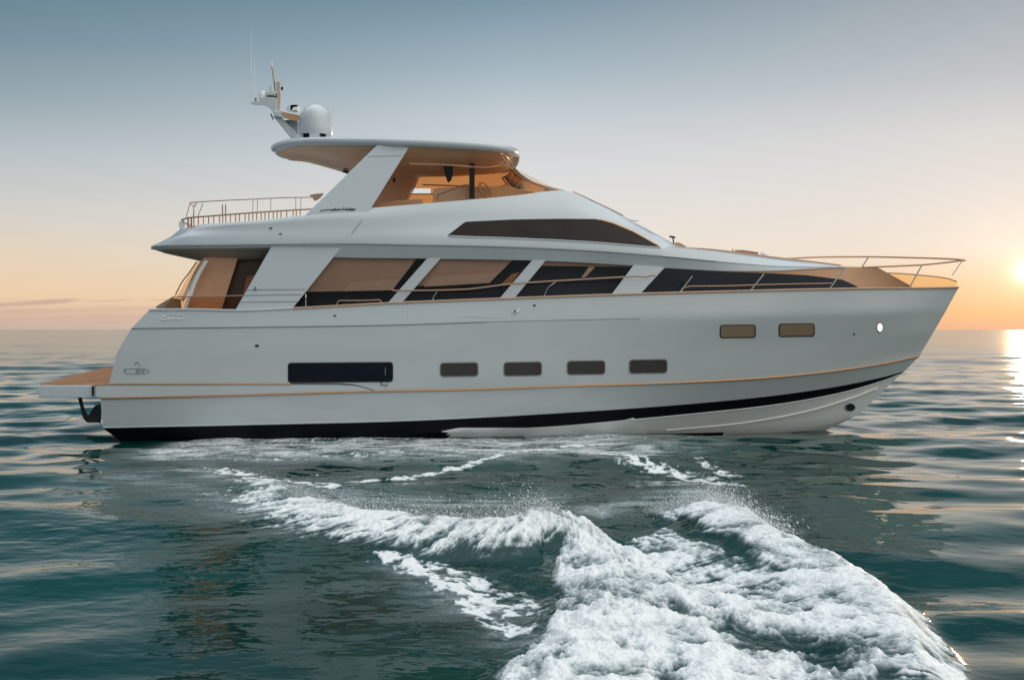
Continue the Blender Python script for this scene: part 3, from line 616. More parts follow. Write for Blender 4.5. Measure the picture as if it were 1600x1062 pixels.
# saloon head: the white band over the windows
hd = MB()
rows = []
q = np.linspace(424, 1318, 90); gy, gb = GR.at(q); wy_, wb_ = WT.at(q)
rows = [[P(x, gy[i] + (wy_[i] - gy[i])*t, gb[i] - .015 + (wb_[i] - gb[i])*t) for i, x in enumerate(q)] for t in (0, .3, .7, 1)]
rows.append([P(x, wy_[i] + .4, wb_[i] - .20) for i, x in enumerate(q)])
hd.quad_grid(rows); hd.twin(); saloon = hd.build('saloon_side', GEL2, boat, sharp=40)
# slanted wing panel closing the cockpit
def wing_b(px, py): return 2.74 + .08*np.clip((py - 381)/104, 0, 1)
mb = MB(); slab(mb, [(426, 381.5), (538, 380.8)], [(367, 485.5), (458, 480.8)], 12, 14, wing_b, .0, .30); mb.twin(); wp = mb.build('wing_panel', GEL, boat, bevel=.012)
mb = MB()
for a, b in (((385, 453), (476, 452)), ((379, 461.5), (471, 460)), ((374, 472), (466, 471))): mb.tube([P(a[0] + (b[0]-a[0])*t, a[1] + (b[1]-a[1])*t, wing_b(0, a[1]) + .002) for t in np.linspace(0, 1, 6)], .009, 6)
mb.build('panel_groove', GREYM, wp)
mb = MB(); mb.tube([P(396, 452.5, 2.83), P(399, 452, 2.84), P(399.3, 448, 2.84)], .014, 6); mb.build('handle', RUBBER, wp)
# window pillars
for t0, t1, b0, b1, lb in ((668, 689, 601, 624, 0), (832, 853, 776, 800, 0), (990, 1039, 952, 996, 1)):
    mb = MB(); ty = float(WT.at(t0)[0]); y0 = float(WB.at(b0)[0])
    slab(mb, [(t0, ty - 1), (t1, float(WT.at(t1)[0]) - 1)], [(b0 - 3, y0), (b1 - 3, float(WB.at(b1)[0]))], 4, 12, wall_b, .05, .16); mb.twin()
    mb.build('window_pillar', GEL2, saloon, bevel=.008, label='broad white pillar before the bow window' if lb else None)
# panes and what shows behind them
def pane(name, top, bot, m, off, parent, n=24, k=4, label=None):
    mb = MB(); slab(mb, top, bot, n, k, wall_b, off, .012); mb.twin(); return mb.build(name, m, parent, label=label)
WINS = [([(520, 402), (670, 404)], [(452, 492), (598, 484)], CLEAR, None), ([(686, 404), (834, 407)], [(618, 483), (772, 477)], CLEAR, None),
        ([(850, 408), (992, 415)], [(794, 476), (950, 470)], CLEAR, None), ([(1034, 419), (1130, 424.5), (1200, 426.5), (1262, 430), (1318, 437), (1340, 448)], [(990, 470), (1130, 464), (1200, 462), (1262, 460), (1318, 457), (1342, 456)], NAVY, 'long dark forward window tapering to a point')]
for tp, bt, m, lb in WINS: pane('saloon_window', tp, bt, m, -.05 if m is CLEAR else .0, saloon, label=lb)
# brown band between white head and forward window
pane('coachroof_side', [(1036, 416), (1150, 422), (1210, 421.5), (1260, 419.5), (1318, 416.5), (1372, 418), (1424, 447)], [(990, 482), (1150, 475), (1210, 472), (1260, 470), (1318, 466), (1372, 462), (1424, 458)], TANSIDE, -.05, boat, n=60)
# blinds
def blind(top, bot, m, off, name='window_blind', label=None): pane(name, top, bot, m, off, saloon, 16, 4, label)
blind([(515, 399), (653, 401)], [(470, 456), (613, 453.5)], BLIND, -.16)
blind([(546, 441), (625, 436.5)], [(538, 455), (612.5, 453.3)], BLIND2, -.13)
blind([(690, 401), (803, 404)], [(640, 447), (765, 442)], BLIND, -.16)
blind([(676, 432), (780, 426)], [(662, 448), (764.5, 442)], BLIND2, -.13)
blind([(850, 405), (985, 412)], [(845, 415), (985, 417)], BLIND, -.16)
blind([(800, 428), (812, 425)], [(783, 444), (800, 442)], CUSH, -.13, 'rust_cushion')
blind([(920, 417), (930, 416.5)], [(908, 434), (916, 432)], BLIND2, -.13)
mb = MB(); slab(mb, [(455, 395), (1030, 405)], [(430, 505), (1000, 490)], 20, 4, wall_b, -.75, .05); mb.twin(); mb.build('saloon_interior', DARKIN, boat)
mb = MB(); fl = [[P(x, 490, 2.2 if x < 1100 else 1.4).lerp(mir(P(x, 490, 2.2 if x < 1100 else 1.4)), t) for t in (0, .5, 1)] for x in (300, 600, 1000, 1180)]; mb.quad_grid(fl); mb.build('saloon_sole', WOODIN, boat)
# ------------------------------------------------------------------ aft cockpit
mb = MB()
def cb(px, py): return 2.05
slab(mb, [(318, 402), (372, 402)], [(291, 487), (345, 487)], 10, 6, lambda a, b: 2.15, 0, .02); mb.twin(); mb.build('cockpit_curtain', BLIND, boat)
mb = MB(); slab(mb, [(362, 400), (428, 398)], [(335, 490), (385, 490)], 10, 6, lambda a, b: 1.9, 0, .05); mb.twin(); mb.build('saloon_door', WOODIN, boat)
mb = MB(); slab(mb, [(386, 432), (404, 428)], [(372, 488), (378, 488)], 6, 6, lambda a, b: 2.2, 0, .02); mb.build('door_curtain', mat('rust_brown_curtain', (.34, .13, .06), .8, var=.2, vscale=6), boat)
mb = MB(); mb.tube(PX(smooth([(323, 407), (312, 425), (304, 442), (297, 462), (290, 484)], 16), 2.45), .055, 8); mb.tube(PX(smooth([(318, 407), (309, 420), (299, 440), (289, 462), (284, 470)], 16), 2.30), .05, 8); mb.twin(); mb.build('cockpit_post', CHROME, boat)
mb = MB(); mb.tube(PX(smooth([(307, 409), (297, 424), (283, 443), (274, 461)], 20), 2.45), .018, 6); mb.twin(); mb.build('stair_handrail', DSTEEL, boat)
mb = MB(); slab(mb, [(307, 408), (318, 406)], [(276, 464), (284, 466)], 4, 10, lambda a, b: 2.40, 0, .012); mb.twin(); mb.build('wind_screen', BRONZE2, boat)
mb = MB(); slab(mb, [(270, 463.5), (330, 463), (385, 461.5)], [(252, 486), (320, 487), (370, 488)], 14, 3, lambda a, b: 2.5, 0, .015); mb.twin(); bal = mb.build('cockpit_balustrade', BRONZE2, boat)
mb = MB(); mb.tube(PX([(243, 480), (255, 473), (271, 463.5), (330, 463), (386, 461.5)], 2.5), .016, 6); mb.twin(); mb.build('handrail', DSTEEL, bal)
mb = MB(); mb.prism(PX([(244, 484), (246, 478), (256, 472), (268, 465), (282, 467), (284, 484)], 2.3), PX([(244, 484), (246, 478), (256, 472), (268, 465), (282, 467), (284, 484)], 1.5)); mb.build('stern_seat', mat('taupe_cushion', (.34, .26, .2), .8, var=.15, vscale=5), boat, bevel=.03)
# ------------------------------------------------------------------ upper house and flybridge coaming
R1 = Line([(250,378.5,2.1),(275,371,2.5),(300,368,2.64),(424,366.5,2.76),(550,366.5,2.79),(700,368,2.76),(800,370.5,2.70),(950,378,2.52),(1045,386.5,2.26),(1110,393,2.0),(1210,406,1.50),(1280,413,1.2),(1318,416.6,1.04)])
Rb = Line([(268,369,2.0),(300,361,2.50),(424,351,2.70),(550,345,2.71),(700,341,2.56),(800,336,2.42),(880,331,2.27),(950,343,2.16),(1030,370,2.0),(1055,383.5,1.92),(1110,391.5,1.78),(1210,404.5,1.35),(1280,412,1.1),(1318,416.3,1.02)])
R2 = Line([(283,357,1.85),(320,350.5,2.45),(390,345.5,2.62),(480,336,2.62),(540,329.5,2.58),(580,325,2.53),(640,320,2.46),(700,315,2.36),(800,306,2.12),(878,297.5,1.86),(930,317,1.80),(1000,352,1.72),(1050,379,1.62),(1062,386.5,1.56),(1110,390.5,1.45),(1210,403,1.12),(1280,411,1.02),(1318,416,1.0)])
UL = [R2, Rb, R1, GR]
def upper_b(px, py):
    ys = []; bs = []
    for ln in UL: y, b = ln.at(px); ys.append(float(y)); bs.append(float(b))
    return float(np.interp(py, ys, bs))
mb = MB(); S = []
q_ = np.linspace(0, 1, 160)
def smp(ln):
    x = ln.x[0] + (1318 - ln.x[0])*q_; y, b = ln.at(x); return np.stack([x, y, b], 1)
SL = [smp(l_) for l_ in UL]; rows = []
for i in range(3):
    for k in range(4):
        t = k/4; rr = SL[i]*(1-t) + SL[i+1]*t
        bulge = (.025 if i == 0 else -.012 if i == 1 else .008)*math.sin(math.pi*t); rr = rr.copy(); rr[:, 2] += bulge*np.clip((1318 - rr[:, 0])/300, 0, 1); rows.append(rr)
rows.append(SL[3])
R3 = [[P(*p) for p in r] for r in rows]
lip = [P(p[0], p[1] + 5.5, p[2] - .10) for p in rows[-1]]; R3.append([P(p[0], p[1] + 1.2, p[2] - .005) for p in rows[-1]]); R3.append(lip)
mb.quad_grid(R3)
# rounded stern end of the overhang
mb.mirror()
st_rows = []
for r in R3[:-1]: a = r[0]; b = mir(a); st_rows.append([a.lerp(b, t) + Vector((-.35*math.sin(math.pi*t), 0, 0)) for t in np.linspace(0, 1, 11)])
mb.quad_grid(st_rows)
# inner coaming face and flybridge sole, then the raked windscreen roof forward of it
top = R3[0]; deckr = []; roof = []
for k in range(160):
    px = SL[0][k][0]; a = top[k]
    if px <= 885:
        i_ = a + Vector((0, .16, 0)); d_ = a + Vector((0, .22, -.62 if px > 300 else -.2)); seq = [a, i_, d_]; seq += [d_.lerp(mir(d_), t) for t in (.33, .66)] + [mir(d_), mir(i_), mir(a)]
        deckr.append(seq)
    if px >= 872:
        fade = np.clip((px - 872)/40, 0, 1); b = mir(a); hgt = .20*fade*np.clip((1062 - px)/100, .10, 1)
        roof.append([a.lerp(b, t) + Vector((0, 0, hgt*math.sin(math.pi*t)**.7)) for t in np.linspace(0, 1, 15)])
mb.quad_grid(deckr); mb.quad_grid(roof)
house = mb.build('flybridge_coaming', GEL, boat, sharp=32)
# soffit of the overhang over the cockpit
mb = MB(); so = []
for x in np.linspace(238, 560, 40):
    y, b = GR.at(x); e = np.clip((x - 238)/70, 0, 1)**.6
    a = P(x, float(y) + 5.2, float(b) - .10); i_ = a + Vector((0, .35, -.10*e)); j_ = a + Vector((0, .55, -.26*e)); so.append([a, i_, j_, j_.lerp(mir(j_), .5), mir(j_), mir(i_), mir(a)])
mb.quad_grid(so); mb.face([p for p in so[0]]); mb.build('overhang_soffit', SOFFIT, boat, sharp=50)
# shadow groove under the coaming
mb = MB(); mb.tube([P(p[0], p[1] + .6, p[2] - .004) for p in GR.sample(110, 240, 1120)], .012, 6); mb.twin(); mb.build('coaming_groove', GREYM, house)
mb = MB(); mb.tube([P(*q, upper_b(*q) + .001) for q in resamp([(580, 325.5), (549, 366)], 8)], .007, 6); mb.twin(); mb.build('panel_seam', GREYM, house)
for a, b in ((423, 356.5), (438, 365.5)):
    mb = MB(); mb.tube([P(a - 2, b, upper_b(a, b) - .01), P(a + 2, b - .5, upper_b(a, b) + .02)], .02, 6); mb.build('coaming_fitting', GREYM, house)
# upper side window
mb = MB(); slab(mb, [(700, 367.2), (727, 346.5), (800, 343), (870, 341.8), (930, 342.2), (952, 346.5), (985, 360), (1031, 385.6)], [(700, 367.8), (740, 369), (800, 370.8), (870, 374), (930, 377.5), (965, 380.2), (1000, 383.2), (1031, 386.2)], 70, 5, upper_b, .018, .03); mb.twin(); uw = mb.build('upper_side_window', SMOKE, house)
mb = MB(); mb.tube([P(*q, upper_b(*q) + .02) for q in resamp([(938, 343.5), (958, 349), (990, 362.5), (1030, 385)], 20)], .028, 6); mb.twin(); mb.build('window_trim', GOLD, uw)
mb = MB(); mb.tube([P(*q, upper_b(*q) + .015) for q in resamp([(702, 368.6), (740, 370.2), (800, 372), (870, 375.2), (930, 378.6), (1000, 384.5), (1032, 387)], 40)], .018, 6); mb.twin(); mb.build('window_sill', GEL, uw)
# windscreen wipers and roof hardware
mb = MB(); mb.tube([P(x, float(R2.at(x)[0]) - 1.6, float(R2.at(x)[1]) - .04) for x in (895, 910, 930, 955, 974)], .014, 6); mb.tube([P(982, 342.5, 1.70), P(986, 344.2, 1.70), P(998, 345.5, 1.68)], .013, 6); mb.build('windscreen_wiper', DSTEEL, house)
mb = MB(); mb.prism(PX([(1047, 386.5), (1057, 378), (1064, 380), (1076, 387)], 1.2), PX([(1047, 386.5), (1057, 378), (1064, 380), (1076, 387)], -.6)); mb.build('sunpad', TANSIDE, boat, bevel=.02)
mb = MB(); mb.tube(PX([(1046, 369.5), (1055, 371)], 1.4), .03, 6); mb.tube(PX([(1051, 370), (1053, 381)], 1.4), .02, 6); mb.build('horn', RUBBER, house)
mb = MB(); mb.tube([P(p[0], p[1] - 1.0, p[2] - .03) for p in R2.sample(50, 1070, 1314)], .022, 6); mb.twin(); mb.build('roof_edge_trim', DSTEEL, house)
mb = MB(); mb.prism(PX([(1148, 396), (1148, 390.5), (1160, 390.5), (1185, 394), (1185, 399)], .9), PX([(1148, 396), (1148, 390.5), (1160, 390.5), (1185, 394), (1185, 399)], -.5)); mb.build('deck_cushion', mat('terracotta_cushion', (.42, .22, .14), .8, var=.12, vscale=6), boat, bevel=.02)
mb = MB(); mb.prism(PX([(1188, 399), (1189, 394), (1196, 397), (1203, 401)], .8), PX([(1188, 399), (1189, 394), (1196, 397), (1203, 401)], .4)); mb.build('deck_hatch', GEL, boat); mb = MB(); mb.tube(PX([(1145, 396), (1145, 389)], .8), .02, 6); mb.build('cushion_post', DSTEEL, boat)
# ------------------------------------------------------------------ hardtop with its arch, screens and helm
HRIM = [(425,233,0),(422.5,232,.35),(424,230.5,.62),(432,226.5,.85),(450,222,1.1),(500,219.5,1.62),(560,219.5,2.05),(620,220.5,2.25),(700,223.5,2.28),(755,227,2.15),(785,230.5,1.92),(803,234.5,1.48),(811,237.5,.9),(813,238.5,.4),(813,238.5,0)]
rim = smooth([(a, b, c*45) for a, b, c in HRIM], 90); rim = [P(a, b, c/45) for a, b, c in rim]
HCX = P(620, 222, 0).x
def hring(wy, wx, dz): return [Vector((HCX + (p.x - HCX)*wx, YC - (YC - p.y)*wy, p.z + dz)) for p in rim]
mb = MB(); mb.quad_grid([hring(*q) for q in ((1, 1, 0), (.993, .995, .05), (.975, .985, .09), (.94, .965, .115), (.86, .92, .135), (.6, .8, .16), (.3, .7, .175), (0, .65, .18))])
mb.quad_grid([hring(*q) for q in ((1, 1, 0), (.997, .997, -.05), (.985, .99, -.09), (.96, .975, -.115), (.93, .95, -.118))], flip=True); mb.mirror(); ht = mb.build('hardtop', GEL, boat, sharp=60)
def hlin(wy, wx, dz, k):
    o_ = []
    for p in hring(wy, wx, dz):
        t = (p.x - rim[0].x)/(rim[-1].x - rim[0].x); o_.append(p - Vector((0, 0, k*float(np.interp(t, [0, .06, .16, .31, .45, .7, .9, 1], [0, .12, .28, .52, .5, .36, .15, 0])))))
    return o_
mb = MB(); mb.quad_grid([hlin(*q) for q in ((.93, .965, -.118, 0), (.91, .955, -.10, 0), (.80, .94, -.12, .3), (.6, .92, -.12, .65), (.3, .90, -.12, .92), (0, .89, -.12, 1))]); mb.mirror(); mb.build('hardtop_lining', TAN, ht, sharp=50)
# slanted arch legs
def arch_b(px, py): return 2.12 + .52*np.clip((py - 228)/110, 0, 1)
mb = MB(); slab(mb, [(590, 226), (641, 227)], [(470, 343), (572, 338)], 10, 14, arch_b, 0, .22); mb.twin(); ar = mb.build('hardtop_arch', GEL, boat, bevel=.02)
mb = MB(); mb.tube([P(x, 244.5 - (x - 575)*.012, arch_b(0, 244) + .002) for x in np.linspace(574, 627, 6)], .008, 6); mb.build('arch_seam', GREYM, ar)
mb = MB(); slab(mb, [(588, 232), (638, 232)], [(474, 340), (572, 335)], 10, 10, arch_b, -.225, .012); mb.twin(); mb.build('arch_lining', TAN, ar)
mb = MB(); bf_ = lambda a, b: float(arch_b(a, b))
def scr2(p): mb.tube([P(a, b, bf_(a, b) + .012) for a, b in p], .010, 6)
scr2([(500, 329), (512, 327.6), (530, 327.2), (556, 326.8)]); scr2([(518, 328.6), (535, 327), (553, 328.4)])
for x, h_ in ((524, 3), (529, 2), (536, 3.5), (541, 3), (547, 3.5), (552, 2)): scr2([(x, 327.5), (x + .6, 327.5 - h_)])
mb.build('model_script', RUBBER, ar)
mb = MB(); mb.tube(PX([(537, 266), (545, 268)], 1.9), .07, 8); mb.build('speaker', RUBBER, ht)
# far side enclosure: tinted glass with a gap where bright sky shows
def far(px, py, b): y = YC + b; return Vector(((px - 800)/F*y, y, H + (HOR - py)/F*y))
def fslab(mb, quad, b, th=.02):
    mb.prism([far(a, c, b) for a, c in quad], [far(a, c, b + th) for a, c in quad])
mb = MB(); fslab(mb, [(560, 255), (735, 255), (735, 294.5), (560, 294.5)], 2.2); fslab(mb, [(735, 255), (800, 252), (800, 302), (735, 294.5)], 2.2)
fslab(mb, [(560, 303), (735, 303), (800, 303), (800, 350), (560, 350)], 2.2); fslab(mb, [(560, 294.5), (616, 294.5), (616, 303), (560, 303)], 2.2); fslab(mb, [(673, 294.5), (735, 294.5), (735, 303), (673, 303)], 2.2)
mb.build('side_screen', BRONZE, boat)
mb = MB(); mb.box((far(645, 299, 2.2)) + Vector((0, .05, -.08)), (1.3, .05, .03)); mb.box((far(600, 299, 2.2)) + Vector((0, -.05, 0)), (.35, .12, .20), 1); mb.build('screen_frame', [GOLD, DSTEEL], boat)
# forward windscreen of the flybridge, wrapped round in plan
wt = []; wbm = []
for t in np.linspace(0, 1, 25):
    a = math.pi*t; b_ = math.cos(a); 
    f0 = P(796, 244, 2.05); f1 = P(876, 298.5, 1.84)
    wt.append(Vector((f0.x + .30*math.sin(a) - .25, YC - 2.05*b_, f0.z + .05))); wbm.append(Vector((f1.x + .22*math.sin(a), YC - 1.84*b_, f1.z + .12*math.sin(a))))
mb = MB(); rws = []
for k in np.linspace(0, 1, 9):
    c = k + .0; sag = -.55*math.sin(math.pi*k)*.55
    rws.append([a.lerp(b, k) + Vector((sag*.7, 0, sag*.5)) for a, b in zip(wt, wbm)])
mb.quad_grid(rws); ws = mb.build('flybridge_windscreen', BRONZE2, boat)
mb = MB(); mb.quad_grid([[P(726, 312.5, 2.2), P(800, 306, 2.06), P(874, 298, 1.84)], [P(738, 258, 2.1), P(770, 262, 2.05), P(803, 262, 2.0)]]); mb.twin(); mb.build('side_wing', BRONZE2, ws)
mb = MB(); mb.tube(rws[0], .03, 6); mb.tube([r[0] for r in rws], .022, 6); mb.tube([r[-1] for r in rws], .022, 6); mb.build('screen_rail', GOLD, ws)
# tan corner moulding under the hardtop front
mb = MB(); q = smooth([(640, 256), (700, 258), (760, 262), (790, 256), (800, 247)], 20); mb.tube(PX(q, 1.95), .022, 8); mb.twin(); mb.build('lining_edge', BLIND, ht)
mb = MB(); mb.box(P(737.5, 283, 1.2), (.15, .15, .98)); mb.build('hardtop_post', DARKIN, boat, bevel=.01)
mb = MB(); q = [(692, 258), (708, 257), (708, 272), (705, 282), (700, 286), (696, 275)]; mb.prism(PX(q, 1.1), PX(q, .7)); mb.build('overhead_display', DARKIN, boat, bevel=.02)
q = [(612, 279), (618, 278), (618, 285), (616, 286)]; mb = MB(); mb.prism(PX(q, 1.1), PX(q, .9)); mb.build('overhead_light', DARKIN, boat)
mb = MB(); c = P(757, 298, 1.1); mb.tube([c + Vector((.17*math.cos(a), .10*math.cos(a), .19*math.sin(a) - .10*math.cos(a))) for a in np.linspace(0, 2*math.pi, 20)], .018, 6)
for a in (.5, 2.6, 4.7): mb.tube([c, c + Vector((.16*math.cos(a), .1*math.cos(a), .18*math.sin(a) - .1*math.cos(a)))], .014, 6)
mb.build('steering_wheel', DSTEEL, boat)
mb = MB(); mb.tube(PX(smooth([(683, 305), (705, 297), (725, 289.5), (735, 289)], 12), 1.3), .02, 6); mb.tube(PX([(683, 313), (685, 305)], 1.3), .035, 6); mb.build('helm_grab_rail', DSTEEL, boat)
q = smooth([(676, 318), (678, 296), (700, 293), (740, 292), (790, 291), (812, 296), (850, 304), (850, 318)], 24); mb = MB(); mb.prism(PX(q, .9), PX(q, -1.2)); mb.build('helm_console', TAN, boat, bevel=.02)
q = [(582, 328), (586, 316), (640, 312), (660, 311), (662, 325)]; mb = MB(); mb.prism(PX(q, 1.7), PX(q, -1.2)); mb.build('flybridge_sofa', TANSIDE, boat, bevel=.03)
# ------------------------------------------------------------------ radar mast, dome, aerials
def pp(mb, pts, b0, b1, mi=0): mb.prism(PX(pts, b0), PX(pts, b1), mi)
mast = MB(); pp(mast, [(426, 181), (438, 182), (471, 215), (469, 226), (462, 226), (453, 214)], .5, .15); pp(mast, [(426, 181), (438, 182), (471, 215), (469, 226), (462, 226), (453, 214)], -.15, -.5)
pp(mast, [(425, 174), (440, 173), (468, 179), (468, 184), (455, 187), (440, 184), (430, 182)], .62, -.62)
pp(mast, [(442, 188), (466, 188), (466, 213), (462, 213)], .12, -.12)
mast_o = mast.build('radar_mast', GEL, boat, bevel=.02)
mb = MB(); q = smooth([(391.5, 160), (396, 158), (404, 158.5), (406, 152), (420, 152), (432, 153), (432, 178), (426, 174), (420, 168), (410, 165), (400, 164.5), (393, 163)], 36); pp(mb, q, .55, -.55); mb.build('mast_wing', GEL, mast_o, bevel=.012)
mb = MB(); pp(mb, [(440, 175.5), (468, 180.5), (468, 187.8), (452, 188), (444, 183)], .64, .60); mb.build('tan_panel', GOLD, mast_o)
mb = MB(); pp(mb, [(431.5, 129), (437, 128), (438.5, 150), (438, 172.5), (433, 172.5), (432.5, 150)], .30, .05); mb.build('light_column', mat('pale_beige', (.62, .48, .38), .4, var=.08, vscale=6), mast_o, bevel=.01)  # one even beige for the whole column
mb = MB(); pp(mb, [(431, 125), (436, 121.5), (441, 122), (441, 125.5), (436, 127.5), (432, 129)], .32, .02); pp(mb, [(439, 136), (442.5, 136), (442.5, 141), (439, 141)], .3, .1, 1); mb.build('column_lamp', [CHROME, RUBBER], mast_o)
mb = MB(); pp(mb, [(437.5, 128), (440, 129), (439.5, 170), (437.5, 172)], .3, .05); mb.build('column_edge', CHROME, mast_o)
mb = MB(); mb.tube(PX([(430, 143), (428, 125), (425, 104)], .1), .022, 6); mb.tube(PX([(424.8, 104), (424, 98)], .1), .032, 8, 1); mb.build('navigation_light_pole', [DSTEEL, CHROME], mast_o)
mb = MB(); mb.lathe(P(411, 151, .2), [(.0, .16), (.08, .14), (.12, .06), (.12, -.06)], 16); mb.build('small_dome', CHROME, mast_o)
mb = MB(); mb.box(P(425, 149, .2), (.28, .5, .10)); mb.box(P(423, 140, .2), (.07, .07, .22)); mb.build('radar_scanner', GEL, mast_o, bevel=.01)
mb = MB(); pp(mb, smooth([(447, 172), (450, 166), (460, 164), (467, 164), (467, 166), (458, 168), (456, 173), (464, 175), (450, 176)], 24), .4, .0); mb.box(P(461, 170, .25), (.20, .3, .16), 1); mb.build('floodlight', [GEL, CHROME], mast_o)
mb = MB(); mb.tube(PX([(399.5, 160), (399.5, 153)], .3), .03, 6); mb.build('mast_fitting', GREYM, mast_o); mb = MB(); mb.tube(PX([(423, 178), (427, 187)], .3), .02, 6); mb.build('mast_fitting', GREYM, mast_o)
for x, b0 in ((392.3, .45), (397.4, -.45)):
    mb = MB(); mb.tube(PX([(x + .3, 160), (x, 100), (x, 45 if b0 > 0 else 88)], b0), [.016, .012, .006], 6); mb.build('whip_antenna', CHROME, mast_o)
mb = MB(); cz = P(493.5, 214, .45); mb.lathe(cz, [(.0, .945), (.12, .93), (.25, .87), (.36, .77), (.44, .64), (.485, .48), (.495, .30), (.49, .06), (.47, .02)], 40); mb.build('radome', GEL, ht)
mb = MB(); mb.lathe(cz, [(.47, .03), (.36, .01), (.34, -.3)], 32); mb.build('radome_base', RUBBER, ht)
for bx_, by_, bw_ in ((.05, -.38, .28), (-.42, -.2, .22), (.42, -.2, .16)): mb = MB(); mb.box(cz + Vector((bx_, by_, -.10)), (bw_, .16, .26)); mb.build('radome_bracket', GEL, ht)
# ------------------------------------------------------------------ rails
def posts(mb, bottoms, tops, r=.013):
    for a, b in zip(bottoms, tops): mb.tube([a, b], r, 6)
TOPR = [(297, 316.5, 2.3), (340, 313.8, 2.42), (400, 311, 2.5), (450, 308.8, 2.5), (490, 308.2, 2.5)]
MIDR = [(284, 343.5, 2.1), (290, 341, 2.28), (330, 337.5, 2.42), (400, 332, 2.5), (430, 330, 2.5), (490, 326.5, 2.5)]
LT, LM = Line(TOPR), Line(MIDR)
mb = MB(); tp = PX(LT.sample(20)); ml = PX(LM.sample(24)); tp2 = [p + Vector((-.30*math.sin(math.pi*t), 0, 0)) for t, p in ((t, tp[0].lerp(mir(tp[0]), t)) for t in np.linspace(0, 1, 9))]
ml2 = [p + Vector((-.30*math.sin(math.pi*t), 0, 0)) for t, p in ((t, ml[0].lerp(mir(ml[0]), t)) for t in np.linspace(0, 1, 9))]
mb.tube(tp, .014, 6); mb.tube(ml, .022, 6); mb.tube([mir(p) for p in ml], .022, 6); mb.tube(ml2, .022, 6)
fr = mb.build('flybridge_rail', DSTEEL, boat)
for x in (303, 395, 402, 423, 462, 470): 
    ty, tb = LT.at(x); my, mbb = LM.at(x); mb = MB(); mb.tube([P(x, float(my), float(mbb)), P(x + .3, float(ty), float(tb))], .008, 6); mb.twin(); mb.build('thin_upright', DSTEEL, fr)
for x0, y0, x1, y1 in ((291, 339, 297, 317), (302, 339, 303, 324), (303, 324, 297, 318), (303, 324, 308, 317), (309, 339, 317, 318)):
    mb = MB(); mb.tube([P(x0, y0, 2.25), P(x1, y1, 2.3)], .010, 6); mb.build('corner_strut', DSTEEL, fr)
for x in (294, 299, 303, 310, 318, 326, 334, 343, 348, 374, 389, 408, 414, 427, 353, 360, 368, 383, 395, 401, 420, 433, 439, 448, 458, 463, 469):
    my, mbb = LM.at(x); dy_, db = R2.at(max(x, 284)); mb = MB(); mb.tube([P(x, float(dy_) + 2, float(db) - .06), P(x, float(my), float(mbb))], .015 if x > 300 else .022, 6); mb.build('rail_stanchion', DSTEEL, fr)
for x in (347.5, 352.5): mb = MB(); mb.tube([P(x, 338, 2.4), P(x, 320, 2.4)], .016, 6); mb.build('flag_socket', DSTEEL, fr)
for x in (318, 327, 336, 360, 368, 376, 384, 392, 410, 416, 430, 436, 442, 450, 456, 476, 482):
    my, _ = LM.at(x); ty, _ = LT.at(x); a = P(x, float(my), 2.4); b = P(x, float(ty), 2.4); mb = MB(); mb.tube([mir(a), mir(b)], .007, 6); mb.build('thin_upright', DSTEEL, fr)
mb = MB(); q = smooth([(483, 305), (492, 303), (506, 302), (502, 308), (492, 314), (488, 309)], 20); pp(mb, q, 2.2, 1.6); mb.build('folded_awning', DSTEEL, boat)
mb = MB(); q = smooth([(279, 352), (280, 347), (285, 344), (290, 348), (288, 356), (281, 358)], 20); pp(mb, q, 1.7, 1.2); mb.build('life_ring_box', CHROME, boat)
# side deck rails
sr = MB(); sr.tube(PX(smooth([(610, 452, 2.86), (616, 454, 2.87), (640, 454, 2.87), (720, 452.3, 2.87), (800, 443.5, 2.86), (900, 437, 2.82), (970, 433, 2.77), (1000, 431.3, 2.73), (1009, 433, 2.72), (1016, 430.5, 2.71), (1024, 430.5, 2.7)], 60)), .022, 8)
sr.tube(PX(smooth([(525, 478, 2.88), (530, 469.5, 2.88), (560, 469.5, 2.88), (594, 468.5, 2.88), (596, 474, 2.88)], 24)), .018, 8)
srail = sr.twin().build('side_rail', DSTEEL, boat)
for x0, y0, x1, y1 in ((675, 474, 683, 456), (850, 463, 868, 441), (478, 482, 478, 459)):
    mb = MB(); q = smooth([(x0, y0, 2.87), (x0 + (x1-x0)*.35, y0 + (y1-y0)*.6, 2.87), (x1, y1, 2.86)], 8); mb.tube(PX(q), .017, 6); mb.twin(); mb.build('rail_stanchion', STEEL, srail)
bl_ = lambda x: float(A.at(x)[1])
br = MB()
br.tube(PX(smooth([(1440, 414, bl_(1440) - .02), (1475, 410.5, .36), (1500, 407.5, .06), (1508, 406.8, 0)], 16)), .024, 8)
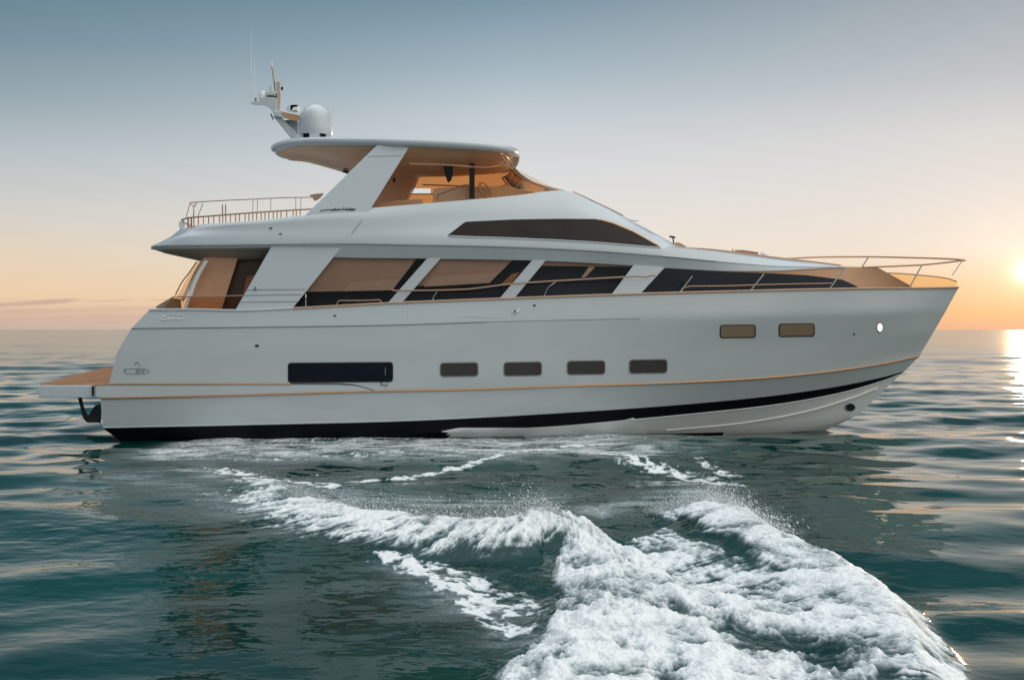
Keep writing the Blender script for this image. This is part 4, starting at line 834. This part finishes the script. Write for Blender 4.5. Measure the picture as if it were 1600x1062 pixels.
br.tube(PX(smooth([(1348, 417.8, bl_(1348) - .05), (1395, 416, bl_(1395) - .03), (1440, 414, bl_(1440) - .02)], 16)), .024, 8)
br.tube(PX(smooth([(1065, 455, bl_(1065)), (1070, 449, bl_(1070)), (1080, 447.2, bl_(1080)), (1130, 446.7, bl_(1130)), (1200, 444.5, bl_(1200)), (1300, 442.5, bl_(1300))], 40)), .014, 6)
brail = br.build('bow_rail', GOLD, boat)
for x0, y0, x1, y1 in ((1062, 457, 1082, 431.5), (1172, 455, 1194, 428), (1296, 452, 1320, 418), (1420, 451, 1440, 415)):
    mb = MB(); mb.tube(PX([(x0, y0, bl_(x0)), (x1, y1, bl_(x0) - .05)]), .019, 6); mb.build('rail_stanchion', STEEL, brail)
mb = MB(); mb.tube(PX([(1488, 430, .1), (1503, 408, .05)]), .014, 6); mb.build('rail_stanchion', STEEL, brail)
mb = MB(); fr_ = [(1195, 405.5, .9), (1240, 403.5, 1.2), (1285, 401.6, 1.45), (1350, 401.2, 1.3), (1420, 402.5, .75), (1470, 404, .3), (1500, 405.6, .06), (1508, 406.8, .0)]
mb.tube([far(*p) for p in smooth(fr_, 50)], .024, 8); mb.build('far_bow_rail', GOLD, boat)
mb = MB(); mb.tube([far(1347, 417, 1.3), far(1357, 401.5, 1.3)], .017, 6); mb.build('rail_stanchion', STEEL, brail)
# far bulwark of the bow standing higher, seen from inside
fbk = smooth([(1366, 425.8, 1.2), (1400, 427, .92), (1440, 430, .55), (1480, 435, .2), (1495, 440, .04)], 24); lowk = smooth([(1366, 448, 1.2), (1400, 449, .92), (1440, 449.5, .55), (1480, 449.2, .2), (1495, 448.5, .04)], 24)
GLOWG = glass('amber_glass', (.92, .74, .48))
mb = MB(); mb.quad_grid([[far(*p) for p in fbk], [far(*p) for p in lowk]]); fbo = mb.build('bow_bulwark', GLOWG, boat, label='amber translucent bow screen')
mb = MB(); mb.tube([far(*p) for p in fbk], .022, 6); mb.build('top_rail', GOLD, fbo)
